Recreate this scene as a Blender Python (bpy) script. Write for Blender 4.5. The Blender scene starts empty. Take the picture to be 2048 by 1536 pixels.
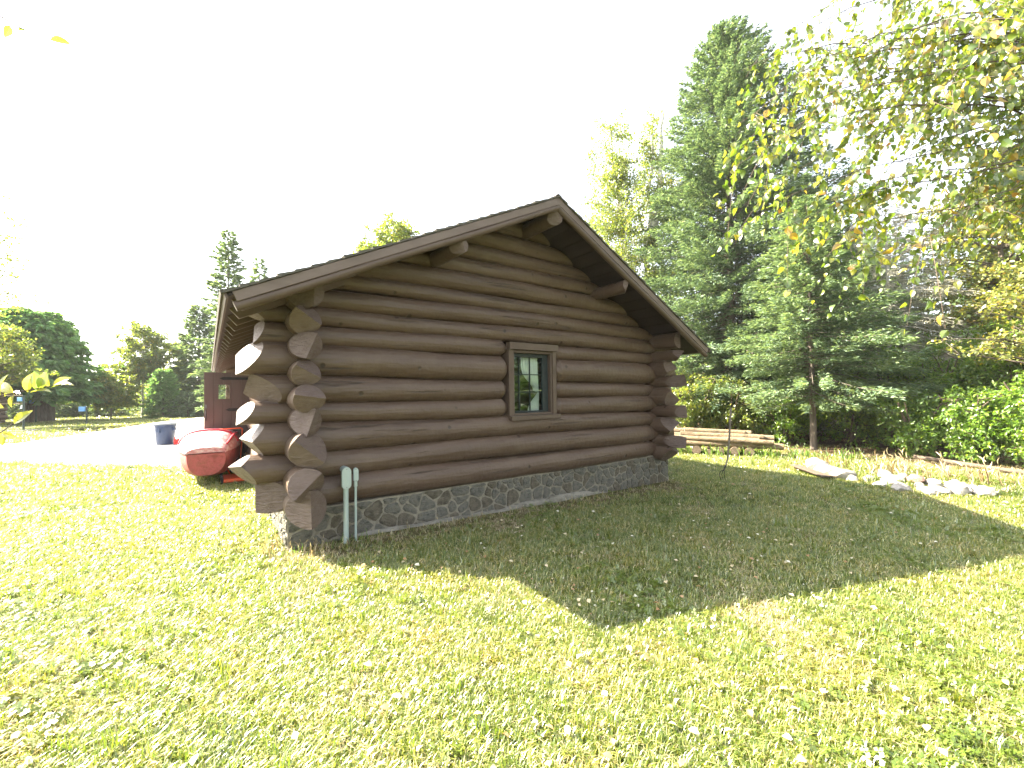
import bpy, bmesh, math, random
import numpy as np
from mathutils import Vector, Matrix

# ------------------------------------------------------------------ camera, sky, sun, exposure
S = bpy.context.scene
COL = S.collection
rng = np.random.default_rng(7)
random.seed(7)

CAM = Vector((-0.834718, -4.901747, 1.55))
cd = bpy.data.cameras.new('camera')
cam = bpy.data.objects.new('camera', cd)
COL.objects.link(cam)
xr = Vector((0.812095, -0.58337, -0.013448)); yu = Vector((-0.002072, -0.025929, 0.999662)); zf = Vector((0.583521, 0.811793, 0.022265))
M = Matrix(((xr.x, yu.x, -zf.x, CAM.x), (xr.y, yu.y, -zf.y, CAM.y), (xr.z, yu.z, -zf.z, CAM.z), (0, 0, 0, 1)))
cam.matrix_world = M
cd.sensor_width = 36.0
cd.lens = 14.854
cd.clip_start = 0.05
cd.clip_end = 1500
S.camera = cam

SUN_TO = Vector((-0.800, 0.868, 0.955)).normalized()
elev = math.asin(SUN_TO.z)
azim = math.atan2(SUN_TO.x, SUN_TO.y)
w = bpy.data.worlds.new('World'); S.world = w; w.use_nodes = True
nt = w.node_tree; nt.nodes.clear()
sky = nt.nodes.new('ShaderNodeTexSky'); sky.sky_type = 'NISHITA'; sky.sun_disc = False
sky.sun_elevation = elev; sky.sun_rotation = azim % (2 * math.pi)
sky.air_density = 1.0; sky.dust_density = 3.0; sky.ozone_density = 1.0
hsv = nt.nodes.new('ShaderNodeHueSaturation'); hsv.inputs['Saturation'].default_value = 0.40
bg = nt.nodes.new('ShaderNodeBackground'); bg.inputs['Strength'].default_value = 0.095
wo = nt.nodes.new('ShaderNodeOutputWorld')
nt.links.new(sky.outputs[0], hsv.inputs['Color']); nt.links.new(hsv.outputs[0], bg.inputs[0]); nt.links.new(bg.outputs[0], wo.inputs[0])

sl = bpy.data.lights.new('sun', 'SUN'); sl.energy = 5.0; sl.angle = math.radians(0.5); sl.color = (1.0, 0.90, 0.71)
so = bpy.data.objects.new('sun', sl); COL.objects.link(so)
so.rotation_euler = SUN_TO.to_track_quat('Z', 'Y').to_euler()
so.location = (-30, 40, 40)

S.view_settings.view_transform = 'Standard'
S.view_settings.look = 'None'
S.view_settings.gamma = 1.0
S.view_settings.use_curve_mapping = False
S.view_settings.exposure = 3.15
S.render.engine = 'CYCLES'
S.cycles.max_bounces = 8
S.cycles.diffuse_bounces = 4
S.cycles.transparent_max_bounces = 8

# ------------------------------------------------------------------ materials
def mat(name):
    m = bpy.data.materials.new(name); m.use_nodes = True
    n = m.node_tree; n.nodes.clear()
    out = n.nodes.new('ShaderNodeOutputMaterial')
    return m, n, out

def N(n, t, **kw):
    nd = n.nodes.new(t)
    for k, v in kw.items():
        if k in nd.inputs.keys(): nd.inputs[k].default_value = v
        else: setattr(nd, k, v)
    return nd

def ramp(n, stops):
    r = n.nodes.new('ShaderNodeValToRGB')
    e = r.color_ramp.elements
    while len(e) < len(stops): e.new(0.5)
    for i, (p, c) in enumerate(stops):
        e[i].position = p; e[i].color = (c[0], c[1], c[2], 1)
    return r

def rough_mat(name, c0, c1, rough=0.8, scale=(6, 6, 6), bump=0.3, bscale=None, dist=0.01, space='Object', detail=6, spec=0.3, c2=None, metallic=0.0):
    """two or three tone noise colour with noise relief"""
    m, n, out = mat(name)
    b = N(n, 'ShaderNodeBsdfPrincipled', Roughness=rough, Metallic=metallic)
    b.inputs['Specular IOR Level'].default_value = spec
    tc = N(n, 'ShaderNodeTexCoord')
    oi = N(n, 'ShaderNodeObjectInfo')
    off = N(n, 'ShaderNodeVectorMath', operation='SCALE'); off.inputs['Scale'].default_value = 17.0
    cmb = N(n, 'ShaderNodeCombineXYZ')
    for i in range(3): n.links.new(oi.outputs['Random'], cmb.inputs[i])
    n.links.new(cmb.outputs[0], off.inputs[0])
    add = N(n, 'ShaderNodeVectorMath', operation='ADD')
    n.links.new(tc.outputs[space], add.inputs[0]); n.links.new(off.outputs[0], add.inputs[1])
    mp = N(n, 'ShaderNodeMapping'); mp.inputs['Scale'].default_value = scale
    n.links.new(add.outputs[0], mp.inputs[0])
    no = N(n, 'ShaderNodeTexNoise', Scale=1.0, Detail=detail, Roughness=0.65)
    n.links.new(mp.outputs[0], no.inputs[0])
    st = [(0.3, c0), (0.7, c1)] if c2 is None else [(0.28, c0), (0.52, c1), (0.74, c2)]
    r = ramp(n, st); n.links.new(no.outputs[0], r.inputs[0]); n.links.new(r.outputs[0], b.inputs['Base Color'])
    mp2 = N(n, 'ShaderNodeMapping'); mp2.inputs['Scale'].default_value = bscale or tuple(s * 3 for s in scale)
    n.links.new(add.outputs[0], mp2.inputs[0])
    no2 = N(n, 'ShaderNodeTexNoise', Scale=1.0, Detail=5, Roughness=0.6)
    n.links.new(mp2.outputs[0], no2.inputs[0])
    bp = N(n, 'ShaderNodeBump', Strength=bump, Distance=dist)
    n.links.new(no2.outputs[0], bp.inputs['Height']); n.links.new(bp.outputs[0], b.inputs['Normal'])
    n.links.new(b.outputs[0], out.inputs[0])
    return m

def leaf_mat(name, stops, trans=0.45, gloss=0.06, rough=0.45, tboost=1.5, patchy=False):
    """leaf colours picked per leaf from the stored value 'rnd'"""
    m, n, out = mat(name)
    at = N(n, 'ShaderNodeAttribute', attribute_name='rnd')
    r = ramp(n, stops); n.links.new(at.outputs['Fac'], r.inputs[0])
    if patchy:      # lawn grows in greener and drier patches
        ge = N(n, 'ShaderNodeNewGeometry'); pn = N(n, 'ShaderNodeTexNoise', Scale=1.6, Detail=5, Roughness=0.65); n.links.new(ge.outputs['Position'], pn.inputs[0])
        pr_ = ramp(n, [(0.32, (.62, .74, .55)), (0.47, (.92, 1.02, .9)), (0.60, (1.08, 1.04, 1.05)), (0.74, (1.32, 1.12, 1.25))]); n.links.new(pn.outputs[0], pr_.inputs[0])
        pm = N(n, 'ShaderNodeMix', data_type='RGBA', blend_type='MULTIPLY'); pm.inputs[0].default_value = 1.0
        n.links.new(r.outputs[0], pm.inputs[6]); n.links.new(pr_.outputs[0], pm.inputs[7]); r = pm; r_out = pm.outputs[2]
    else: r_out = r.outputs[0]
    d = N(n, 'ShaderNodeBsdfDiffuse'); n.links.new(r_out, d.inputs[0])
    tcol = N(n, 'ShaderNodeMix', data_type='RGBA', blend_type='MULTIPLY'); tcol.inputs[0].default_value = 1.0
    n.links.new(r_out, tcol.inputs[6]); tcol.inputs[7].default_value = (tboost * 1.1, tboost * 1.05, tboost * 0.55, 1)
    t = N(n, 'ShaderNodeBsdfTranslucent'); n.links.new(tcol.outputs[2], t.inputs[0])
    mx = N(n, 'ShaderNodeMixShader'); mx.inputs[0].default_value = trans
    n.links.new(d.outputs[0], mx.inputs[1]); n.links.new(t.outputs[0], mx.inputs[2])
    g = N(n, 'ShaderNodeBsdfGlossy', Roughness=rough)
    mx2 = N(n, 'ShaderNodeMixShader'); mx2.inputs[0].default_value = gloss
    n.links.new(mx.outputs[0], mx2.inputs[1]); n.links.new(g.outputs[0], mx2.inputs[2])
    n.links.new(mx2.outputs[0], out.inputs[0])
    return m

BROWN0, BROWN1 = (0.070, 0.044, 0.030), (0.106, 0.070, 0.048)
def log_mat(name, ax):
    sc = [9, 9, 9]; sc[ax] = 0.8
    m, n, out = mat(name)
    b = N(n, 'ShaderNodeBsdfPrincipled', Roughness=0.52); b.inputs['Specular IOR Level'].default_value = 0.38
    tc = N(n, 'ShaderNodeTexCoord'); oi = N(n, 'ShaderNodeObjectInfo')
    cmb = N(n, 'ShaderNodeCombineXYZ')
    for i in range(3): n.links.new(oi.outputs['Random'], cmb.inputs[i])
    off = N(n, 'ShaderNodeVectorMath', operation='SCALE'); off.inputs['Scale'].default_value = 23.0; n.links.new(cmb.outputs[0], off.inputs[0])
    add = N(n, 'ShaderNodeVectorMath', operation='ADD'); n.links.new(tc.outputs['Object'], add.inputs[0]); n.links.new(off.outputs[0], add.inputs[1])
    mp = N(n, 'ShaderNodeMapping'); mp.inputs['Scale'].default_value = sc; n.links.new(add.outputs[0], mp.inputs[0])
    no = N(n, 'ShaderNodeTexNoise', Scale=1.0, Detail=7, Roughness=0.6); n.links.new(mp.outputs[0], no.inputs[0])
    r = ramp(n, [(0.30, BROWN0), (0.70, BROWN1)]); n.links.new(no.outputs[0], r.inputs[0])
    # worn dusty patches
    no3 = N(n, 'ShaderNodeTexNoise', Scale=1.7, Detail=5, Roughness=0.7); n.links.new(add.outputs[0], no3.inputs[0])
    r3 = ramp(n, [(0.52, (0, 0, 0)), (0.75, (1, 1, 1))]); n.links.new(no3.outputs[0], r3.inputs[0])
    mx = N(n, 'ShaderNodeMix', data_type='RGBA'); n.links.new(r3.outputs[0], mx.inputs[0])
    n.links.new(r.outputs[0], mx.inputs[6]); mx.inputs[7].default_value = (0.118, 0.083, 0.057, 1)
    # drying cracks along the grain and small knots
    sck = [13, 13, 13]; sck[ax] = 0.55
    mpk = N(n, 'ShaderNodeMapping'); mpk.inputs['Scale'].default_value = sck; n.links.new(add.outputs[0], mpk.inputs[0])
    nk = N(n, 'ShaderNodeTexNoise', Scale=1.0, Detail=4, Roughness=0.5); n.links.new(mpk.outputs[0], nk.inputs[0])
    rk = ramp(n, [(0.635, (1, 1, 1)), (0.665, (.3, .3, .3)), (0.695, (1, 1, 1))]); n.links.new(nk.outputs[0], rk.inputs[0])
    vk = N(n, 'ShaderNodeTexVoronoi', Scale=3.2); n.links.new(add.outputs[0], vk.inputs[0])
    rv_ = ramp(n, [(0.06, (.2, .2, .2)), (0.11, (1, 1, 1))]); n.links.new(vk.outputs['Distance'], rv_.inputs[0])
    mk = N(n, 'ShaderNodeMix', data_type='RGBA', blend_type='MULTIPLY'); mk.inputs[0].default_value = 1.0
    n.links.new(rk.outputs[0], mk.inputs[6]); n.links.new(rv_.outputs[0], mk.inputs[7])
    mk2 = N(n, 'ShaderNodeMix', data_type='RGBA', blend_type='MULTIPLY'); mk2.inputs[0].default_value = 0.75
    n.links.new(mx.outputs[2], mk2.inputs[6]); n.links.new(mk.outputs[2], mk2.inputs[7])
    n.links.new(mk2.outputs[2], b.inputs['Base Color'])
    rr = N(n, 'ShaderNodeMapRange'); rr.inputs['To Min'].default_value = 0.34; rr.inputs['To Max'].default_value = 0.58
    n.links.new(no3.outputs[0], rr.inputs[0]); n.links.new(rr.outputs[0], b.inputs['Roughness'])
    sc2 = [34, 34, 34]; sc2[ax] = 2.2
    mp2 = N(n, 'ShaderNodeMapping'); mp2.inputs['Scale'].default_value = sc2; n.links.new(add.outputs[0], mp2.inputs[0])
    no2 = N(n, 'ShaderNodeTexNoise', Scale=1.0, Detail=5, Roughness=0.55); n.links.new(mp2.outputs[0], no2.inputs[0])
    no4 = N(n, 'ShaderNodeTexNoise', Scale=14.0, Detail=3); n.links.new(add.outputs[0], no4.inputs[0])
    sm = N(n, 'ShaderNodeMath', operation='MULTIPLY_ADD'); n.links.new(no4.outputs[0], sm.inputs[0]); sm.inputs[1].default_value = 0.9; n.links.new(no2.outputs[0], sm.inputs[2])
    sm2 = N(n, 'ShaderNodeMath', operation='MULTIPLY_ADD'); n.links.new(mk.outputs[2], sm2.inputs[0]); sm2.inputs[1].default_value = 0.8; n.links.new(sm.outputs[0], sm2.inputs[2]); sm = sm2
    bp = N(n, 'ShaderNodeBump', Strength=0.85, Distance=0.014); n.links.new(sm.outputs[0], bp.inputs['Height'])
    n.links.new(bp.outputs[0], b.inputs['Normal']); n.links.new(b.outputs[0], out.inputs[0])
    return m

MT = {}
MT['logx'] = log_mat('painted_log_x', 0)
MT['logy'] = log_mat('painted_log_y', 1)
MT['hewn'] = rough_mat('hewn_log_end', (0.075, 0.050, 0.040), (0.125, 0.090, 0.074), 0.5, (5, 5, 5), 1.0, (10, 10, 38), 0.03, c2=(0.090, 0.062, 0.050))
MT['trim'] = rough_mat('painted_trim', (0.072, 0.049, 0.036), (0.100, 0.070, 0.052), 0.5, (3, 3, 3), 0.15, (40, 40, 40), 0.002)
MT['fascia'] = rough_mat('painted_fascia', (0.105, 0.076, 0.060), (0.145, 0.108, 0.088), 0.5, (2, 8, 8), 0.15, (10, 40, 40), 0.002)
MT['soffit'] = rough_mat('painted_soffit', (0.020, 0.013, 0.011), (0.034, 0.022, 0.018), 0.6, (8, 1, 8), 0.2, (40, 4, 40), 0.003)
MT['rafter'] = rough_mat('painted_rafter', (0.085, 0.058, 0.047), (0.12, 0.083, 0.068), 0.6, (2, 8, 8), 0.2, (6, 40, 40), 0.003)
MT['door'] = rough_mat('painted_door', (0.070, 0.045, 0.040), (0.092, 0.060, 0.053), 0.5, (8, 8, 1), 0.12, (40, 40, 4), 0.002)
MT['sash'] = rough_mat('dark_sash', (0.012, 0.018, 0.018), (0.022, 0.03, 0.03), 0.5, (8, 8, 8), 0.1, None, 0.002)
MT['iron'] = rough_mat('black_iron', (0.015, 0.015, 0.016), (0.03, 0.03, 0.032), 0.5, (20, 20, 20), 0.2, None, 0.002, metallic=0.6)
MT['shingle'] = rough_mat('asphalt_shingle', (0.06, 0.055, 0.045), (0.11, 0.10, 0.085), 0.95, (14, 14, 14), 0.6, (90, 90, 90), 0.006)
MT['mortar'] = rough_mat('mortar', (0.10, 0.088, 0.062), (0.24, 0.215, 0.165), 0.95, (7, 7, 7), 1.0, (40, 40, 40), 0.02, c2=(0.16, 0.14, 0.10))
MT['stone'] = rough_mat('field_stone', (0.045, 0.044, 0.036), (0.128, 0.122, 0.100), 0.85, (16, 16, 16), 1.0, (30, 30, 55), 0.035, c2=(0.13, 0.115, 0.080))
MT['stone_brown'] = rough_mat('brown_field_stone', (0.06, 0.052, 0.038), (0.15, 0.13, 0.095), 0.9, (16, 16, 16), 1.0, (30, 30, 55), 0.035)
MT['concrete'] = rough_mat('rough_concrete', (0.10, 0.09, 0.065), (0.27, 0.25, 0.205), 0.95, (5, 5, 9), 1.0, (50, 50, 50), 0.03, c2=(0.17, 0.155, 0.12))
MT['pvc'] = rough_mat('grey_conduit', (0.28, 0.34, 0.31), (0.33, 0.39, 0.36), 0.45, (6, 6, 6), 0.05, None, 0.001)
MT['screw'] = rough_mat('screw', (0.1, 0.1, 0.1), (0.16, 0.16, 0.16), 0.4, (6, 6, 6), 0.05, None, 0.001, metallic=0.8)
MT['curtain'] = rough_mat('curtain', (0.75, 0.75, 0.72), (0.85, 0.85, 0.82), 0.9, (9, 9, 1), 0.2, None, 0.004)
MT['inside'] = rough_mat('dark_inside', (0.03, 0.025, 0.02), (0.05, 0.04, 0.03), 0.9)
MT['bluebin'] = rough_mat('blue_plastic', (0.022, 0.038, 0.085), (0.032, 0.052, 0.11), 0.45, (4, 4, 4), 0.08, None, 0.003)
MT['greylid'] = rough_mat('grey_plastic', (0.16, 0.18, 0.21), (0.2, 0.22, 0.25), 0.45, (4, 4, 4), 0.08, None, 0.003)
MT['redplastic'] = rough_mat('red_plastic', (0.5, 0.02, 0.02), (0.62, 0.035, 0.03), 0.4, (4, 4, 4), 0.08, None, 0.003)
MT['boatdeck'] = rough_mat('faded_glare_deck', (0.42, 0.05, 0.07), (0.60, 0.32, 0.33), 0.42, (9, 9, 14), 0.5, (22, 22, 22), 0.015, c2=(0.76, 0.66, 0.64), detail=9)  # faded red; the palest tone paints blown-out sun glare into the colour
MT['boathull'] = rough_mat('red_hull', (0.20, 0.055, 0.05), (0.42, 0.10, 0.11), 0.45, (7, 7, 7), 0.8, (14, 14, 14), 0.02, c2=(0.17, 0.085, 0.05))
MT['boatstripe'] = rough_mat('red_stripe', (0.45, 0.03, 0.05), (0.55, 0.05, 0.07), 0.4, (5, 5, 5), 0.2)
MT['orange'] = rough_mat('orange_paint', (0.62, 0.09, 0.03), (0.75, 0.13, 0.05), 0.35, (5, 5, 5), 0.05)
MT['rubber'] = rough_mat('black_rubber', (0.015, 0.015, 0.015), (0.03, 0.03, 0.03), 0.8)
MT['bristle'] = rough_mat('straw_bristle', (0.2, 0.12, 0.06), (0.35, 0.24, 0.13), 0.9, (3, 3, 60), 0.5)
MT['wood_grey'] = rough_mat('weathered_wood', (0.04, 0.028, 0.018), (0.19, 0.145, 0.09), 0.9, (4, 4, 9), 0.9, (25, 25, 25), 0.03, c2=(0.15, 0.08, 0.032))
MT['handlewood'] = rough_mat('handle_wood', (0.11, 0.095, 0.075), (0.19, 0.16, 0.12), 0.7, (20, 20, 3), 0.3)
MT['logend'] = rough_mat('sawn_end', (0.07, 0.05, 0.035), (0.22, 0.17, 0.12), 0.9, (30, 30, 30), 0.5)
MT['bark'] = rough_mat('grey_bark', (0.07, 0.055, 0.045), (0.16, 0.135, 0.11), 0.95, (9, 9, 2), 0.9, (30, 30, 6), 0.03)
MT['birchbark'] = rough_mat('birch_bark', (0.10, 0.09, 0.08), (0.55, 0.53, 0.48), 0.85, (5, 5, 9), 0.6, (20, 20, 40), 0.01, c2=(0.68, 0.66, 0.62))
MT['twig'] = rough_mat('twig_bark', (0.06, 0.045, 0.035), (0.12, 0.09, 0.065), 0.9, (20, 20, 20), 0.3)
MT['deadtwig'] = rough_mat('dead_twig', (0.35, 0.33, 0.29), (0.58, 0.55, 0.50), 0.9, (20, 20, 20), 0.3)
MT['rock'] = rough_mat('pale_rock', (0.15, 0.14, 0.125), (0.36, 0.34, 0.31), 0.9, (5, 5, 5), 0.7, (18, 18, 18), 0.03)
MT['rockred'] = rough_mat('red_rock', (0.22, 0.13, 0.10), (0.36, 0.24, 0.19), 0.9, (5, 5, 5), 0.7, (18, 18, 18), 0.03)
MT['rockgrey'] = rough_mat('grey_rock', (0.16, 0.16, 0.16), (0.34, 0.33, 0.31), 0.9, (5, 5, 5), 0.7, (18, 18, 18), 0.03)
MT['blueplate'] = rough_mat('pale_blue_plate', (0.16, 0.36, 0.68), (0.2, 0.42, 0.75), 0.5)
MT['postgreen'] = rough_mat('dark_post', (0.03, 0.045, 0.04), (0.05, 0.07, 0.06), 0.6)
MT['white'] = rough_mat('white_paint', (0.7, 0.7, 0.68), (0.8, 0.8, 0.78), 0.6)
MT['brownroof'] = rough_mat('brown_roof', (0.10, 0.065, 0.055), (0.15, 0.10, 0.085), 0.9, (3, 3, 3), 0.4)

def glass_mat():
    m, n, out = mat('window_glass')
    gl = N(n, 'ShaderNodeBsdfGlossy', Roughness=0.015); gl.inputs[0].default_value = (0.85, 0.9, 0.92, 1)
    tr = N(n, 'ShaderNodeBsdfTransparent'); tr.inputs[0].default_value = (0.9, 0.94, 0.92, 1)
    fr = N(n, 'ShaderNodeFresnel', IOR=1.42)
    mx = N(n, 'ShaderNodeMixShader'); n.links.new(fr.outputs[0], mx.inputs[0])
    n.links.new(tr.outputs[0], mx.inputs[1]); n.links.new(gl.outputs[0], mx.inputs[2]); n.links.new(mx.outputs[0], out.inputs[0])
    return m
MT['glass'] = glass_mat()

G_ = lambda r, g, b: (r, g, b)
MT['spruce'] = leaf_mat('spruce_needles', [(0.0, G_(.055, .100, .060)), (.55, G_(.105, .168, .098)), (1, G_(.20, .27, .15))], 0.36, 0.05, 0.5, 1.2)
MT['fir'] = leaf_mat('fir_needles', [(0.0, G_(.070, .120, .070)), (.6, G_(.130, .200, .105)), (1, G_(.22, .29, .14))], 0.40, 0.05, 0.5, 1.2)
MT['cedar'] = leaf_mat('cedar_sprays', [(0.0, G_(.100, .215, .075)), (.6, G_(.16, .31, .105)), (1, G_(.24, .36, .13))], 0.45, 0.03, 0.6, 1.3)
MT['birchleaf'] = leaf_mat('birch_leaves', [(0.0, G_(.085, .13, .025)), (.6, G_(.15, .205, .038)), (.92, G_(.23, .25, .045)), (1, G_(.32, .27, .05))], 0.5, 0.07, 0.4, 1.5)
MT['yellowleaf'] = leaf_mat('yellowing_leaves', [(0.0, G_(.09, .13, .03)), (.5, G_(.16, .19, .04)), (.88, G_(.26, .25, .05)), (1, G_(.38, .25, .06))], 0.5, 0.05, 0.45, 1.3)
MT['hazel'] = leaf_mat('shrub_leaves', [(0.0, G_(.060, .130, .016)), (.6, G_(.115, .210, .026)), (1, G_(.21, .29, .04))], 0.5, 0.07, 0.42, 1.6)
MT['nearleaf'] = leaf_mat('near_birch_leaves', [(0.0, G_(.060, .110, .012)), (.55, G_(.130, .178, .018)), (.92, G_(.25, .24, .028)), (.985, G_(.34, .26, .03)), (1, G_(.30, .13, .03))], 0.55, 0.085, 0.33, 1.55)
MT['sprigleaf'] = leaf_mat('bright_young_leaves', [(0.0, G_(.09, .15, .03)), (.6, G_(.14, .19, .03)), (1, G_(.22, .22, .04))], 0.55, 0.12, 0.3, 1.9)
MT['deadneedle'] = leaf_mat('bare_grey_twigs', [(0.0, G_(.34, .34, .30)), (.6, G_(.50, .49, .45)), (1, G_(.68, .67, .62))], 0.25, 0.02, 0.6, 1.0)
MT['grass'] = leaf_mat('grass_blades', [(0.0, G_(.072, .122, .012)), (.5, G_(.145, .182, .022)), (.80, G_(.29, .272, .055)), (1, G_(.54, .46, .24))], 0.47, 0.10, 0.34, 1.45, True)
MT['clover'] = leaf_mat('clover_leaves', [(0.0, G_(.080, .125, .016)), (.6, G_(.135, .172, .026)), (1, G_(.21, .225, .05))], 0.45, 0.08, 0.36, 1.4, True)
MT['straw'] = leaf_mat('dry_straw', [(0.0, G_(.15, .10, .045)), (.5, G_(.34, .27, .14)), (1, G_(.60, .53, .36))], 0.3, 0.06, 0.45, 1.0)
MT['litter'] = leaf_mat('fallen_leaves', [(0.0, G_(.26, .11, .04)), (.3, G_(.48, .38, .20)), (.7, G_(.62, .57, .42)), (1, G_(.70, .67, .54))], 0.3, 0.06, 0.4, 1.0)

def ground_mat():
    m, n, out = mat('lawn_soil')
    b = N(n, 'ShaderNodeBsdfPrincipled', Roughness=0.95); b.inputs['Specular IOR Level'].default_value = 0.1
    ge = N(n, 'ShaderNodeNewGeometry')
    n1 = N(n, 'ShaderNodeTexNoise', Scale=0.9, Detail=6, Roughness=0.7); n.links.new(ge.outputs['Position'], n1.inputs[0])
    n2 = N(n, 'ShaderNodeTexNoise', Scale=22.0, Detail=6, Roughness=0.8); n.links.new(ge.outputs['Position'], n2.inputs[0])
    r1 = ramp(n, [(0.3, (.045, .070, .014)), (0.5, (.085, .105, .024)), (0.7, (.125, .105, .045))]); n.links.new(n1.outputs[0], r1.inputs[0])
    r2 = ramp(n, [(0.3, (.030, .030, .012)), (0.55, (.065, .080, .020)), (0.75, (.20, .19, .08))]); n.links.new(n2.outputs[0], r2.inputs[0])
    mx = N(n, 'ShaderNodeMix', data_type='RGBA'); mx.inputs[0].default_value = 0.55
    n.links.new(r1.outputs[0], mx.inputs[6]); n.links.new(r2.outputs[0], mx.inputs[7])
    at = N(n, 'ShaderNodeAttribute', attribute_name='bare')
    mx2 = N(n, 'ShaderNodeMix', data_type='RGBA'); n.links.new(at.outputs['Fac'], mx2.inputs[0])
    rb = ramp(n, [(0.3, (.07, .045, .028)), (0.7, (.17, .115, .07))]); n.links.new(n2.outputs[0], rb.inputs[0])
    n.links.new(mx.outputs[2], mx2.inputs[6]); n.links.new(rb.outputs[0], mx2.inputs[7])
    n.links.new(mx2.outputs[2], b.inputs['Base Color'])
    bp = N(n, 'ShaderNodeBump', Strength=0.8, Distance=0.03); n.links.new(n2.outputs[0], bp.inputs['Height']); n.links.new(bp.outputs[0], b.inputs['Normal'])
    n.links.new(b.outputs[0], out.inputs[0])
    return m
MT['ground'] = ground_mat()
MT['gravel'] = rough_mat('pale_gravel', (0.36, 0.33, 0.29), (0.62, 0.59, 0.54), 0.95, (7, 7, 7), 0.8, (60, 60, 60), 0.02, c2=(0.50, 0.47, 0.42))

# ------------------------------------------------------------------ helpers
def setp(o, label=None, cat=None, group=None, kind=None):
    if label: o['label'] = label
    if cat: o['category'] = cat
    if group: o['group'] = group
    if kind: o['kind'] = kind
    return o

def thing(name, loc, label, cat, group=None, rz=0.0):
    o = bpy.data.objects.new(name, None); COL.objects.link(o)
    o.location = loc; o.rotation_euler = (0, 0, rz); o.empty_display_size = 0.2
    return setp(o, label, cat, group)

class MB:
    """collects vertices and faces given in world metres, built relative to an origin"""
    def __init__(s): s.v = []; s.f = []; s.n = 0; s.r = []
    def add(s, v, f, rnd=None):
        v = np.asarray(v, float).reshape(-1, 3)
        s.v.append(v); k = s.n
        s.f += [tuple(int(i) + k for i in q) for q in f]; s.n += len(v)
    def box(s, lo, hi):
        x0, y0, z0 = lo; x1, y1, z1 = hi
        s.add([(x0, y0, z0), (x1, y0, z0), (x1, y1, z0), (x0, y1, z0), (x0, y0, z1), (x1, y0, z1), (x1, y1, z1), (x0, y1, z1)],
              [(0, 3, 2, 1), (4, 5, 6, 7), (0, 1, 5, 4), (1, 2, 6, 5), (2, 3, 7, 6), (3, 0, 4, 7)])
    def obox(s, c, ax, ay, az):
        """box from centre and three half-axis vectors"""
        c, ax, ay, az = [np.array(q, float) for q in (c, ax, ay, az)]
        P = [c - ax - ay - az, c + ax - ay - az, c + ax + ay - az, c - ax + ay - az, c - ax - ay + az, c + ax - ay + az, c + ax + ay + az, c - ax + ay + az]
        s.add(P, [(0, 3, 2, 1), (4, 5, 6, 7), (0, 1, 5, 4), (1, 2, 6, 5), (2, 3, 7, 6), (3, 0, 4, 7)])
    def tube(s, pts, rad, seg=8, cap=True):
        pts = np.asarray(pts, float); k = len(pts)
        rad = np.full(k, rad) if np.isscalar(rad) else np.asarray(rad, float)
        T = np.gradient(pts, axis=0); T /= np.linalg.norm(T, axis=1)[:, None] + 1e-12
        up = np.array([0, 0, 1.0]) if abs(T[0][2]) < 0.9 else np.array([1.0, 0, 0])
        V = []; a = np.linspace(0, 2 * math.pi, seg, endpoint=False)
        A = np.cross(up, T[0]); A /= np.linalg.norm(A)
        for i in range(k):
            A = A - T[i] * A.dot(T[i]); A /= np.linalg.norm(A) + 1e-12
            B = np.cross(T[i], A)
            V.append(pts[i] + rad[i] * (np.cos(a)[:, None] * A + np.sin(a)[:, None] * B))
        V = np.concatenate(V)
        F = [(i * seg + j, i * seg + (j + 1) % seg, (i + 1) * seg + (j + 1) % seg, (i + 1) * seg + j) for i in range(k - 1) for j in range(seg)]
        if cap: F += [tuple(range(seg))[::-1], tuple((k - 1) * seg + j for j in range(seg))]
        s.add(V, F)
    def build(s, name, m, parent=None, smooth=None, origin=None, bevel=None):
        V = np.concatenate(s.v) if s.v else np.zeros((0, 3))
        if origin is None: origin = tuple(parent.get('world_at', (0, 0, 0))) if parent else (0, 0, 0)
        o = mesh_obj(name, V, s.f, m, parent, origin)
        if smooth is not None:
            o.data.polygons.foreach_set('use_smooth', [True] * len(o.data.polygons)); o.data.set_sharp_from_angle(angle=math.radians(smooth))
        if bevel:
            b = o.modifiers.new('bevel', 'BEVEL'); b.width = bevel; b.segments = 2; b.limit_method = 'ANGLE'
        return o

def mesh_obj(name, V, F, m, parent=None, origin=(0, 0, 0)):
    """object whose origin sits at `origin` (world) with vertices given in world metres"""
    me = bpy.data.meshes.new(name)
    V = np.asarray(V, float) - np.array(origin)
    me.from_pydata(V.tolist(), [], F if isinstance(F, list) else F.tolist()); me.update()
    if m: me.materials.append(m)
    o = bpy.data.objects.new(name, me); COL.objects.link(o)
    if parent:
        o.parent = parent
        pw = np.array(parent.get('world_at', (0, 0, 0)))
        o.location = np.array(origin) - pw
    else: o.location = origin
    o['world_at'] = tuple(float(q) for q in origin)
    return o

def root(name, at, label, cat, group=None):
    o = thing(name, at, label, cat, group); o['world_at'] = tuple(float(q) for q in at); return o

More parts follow.
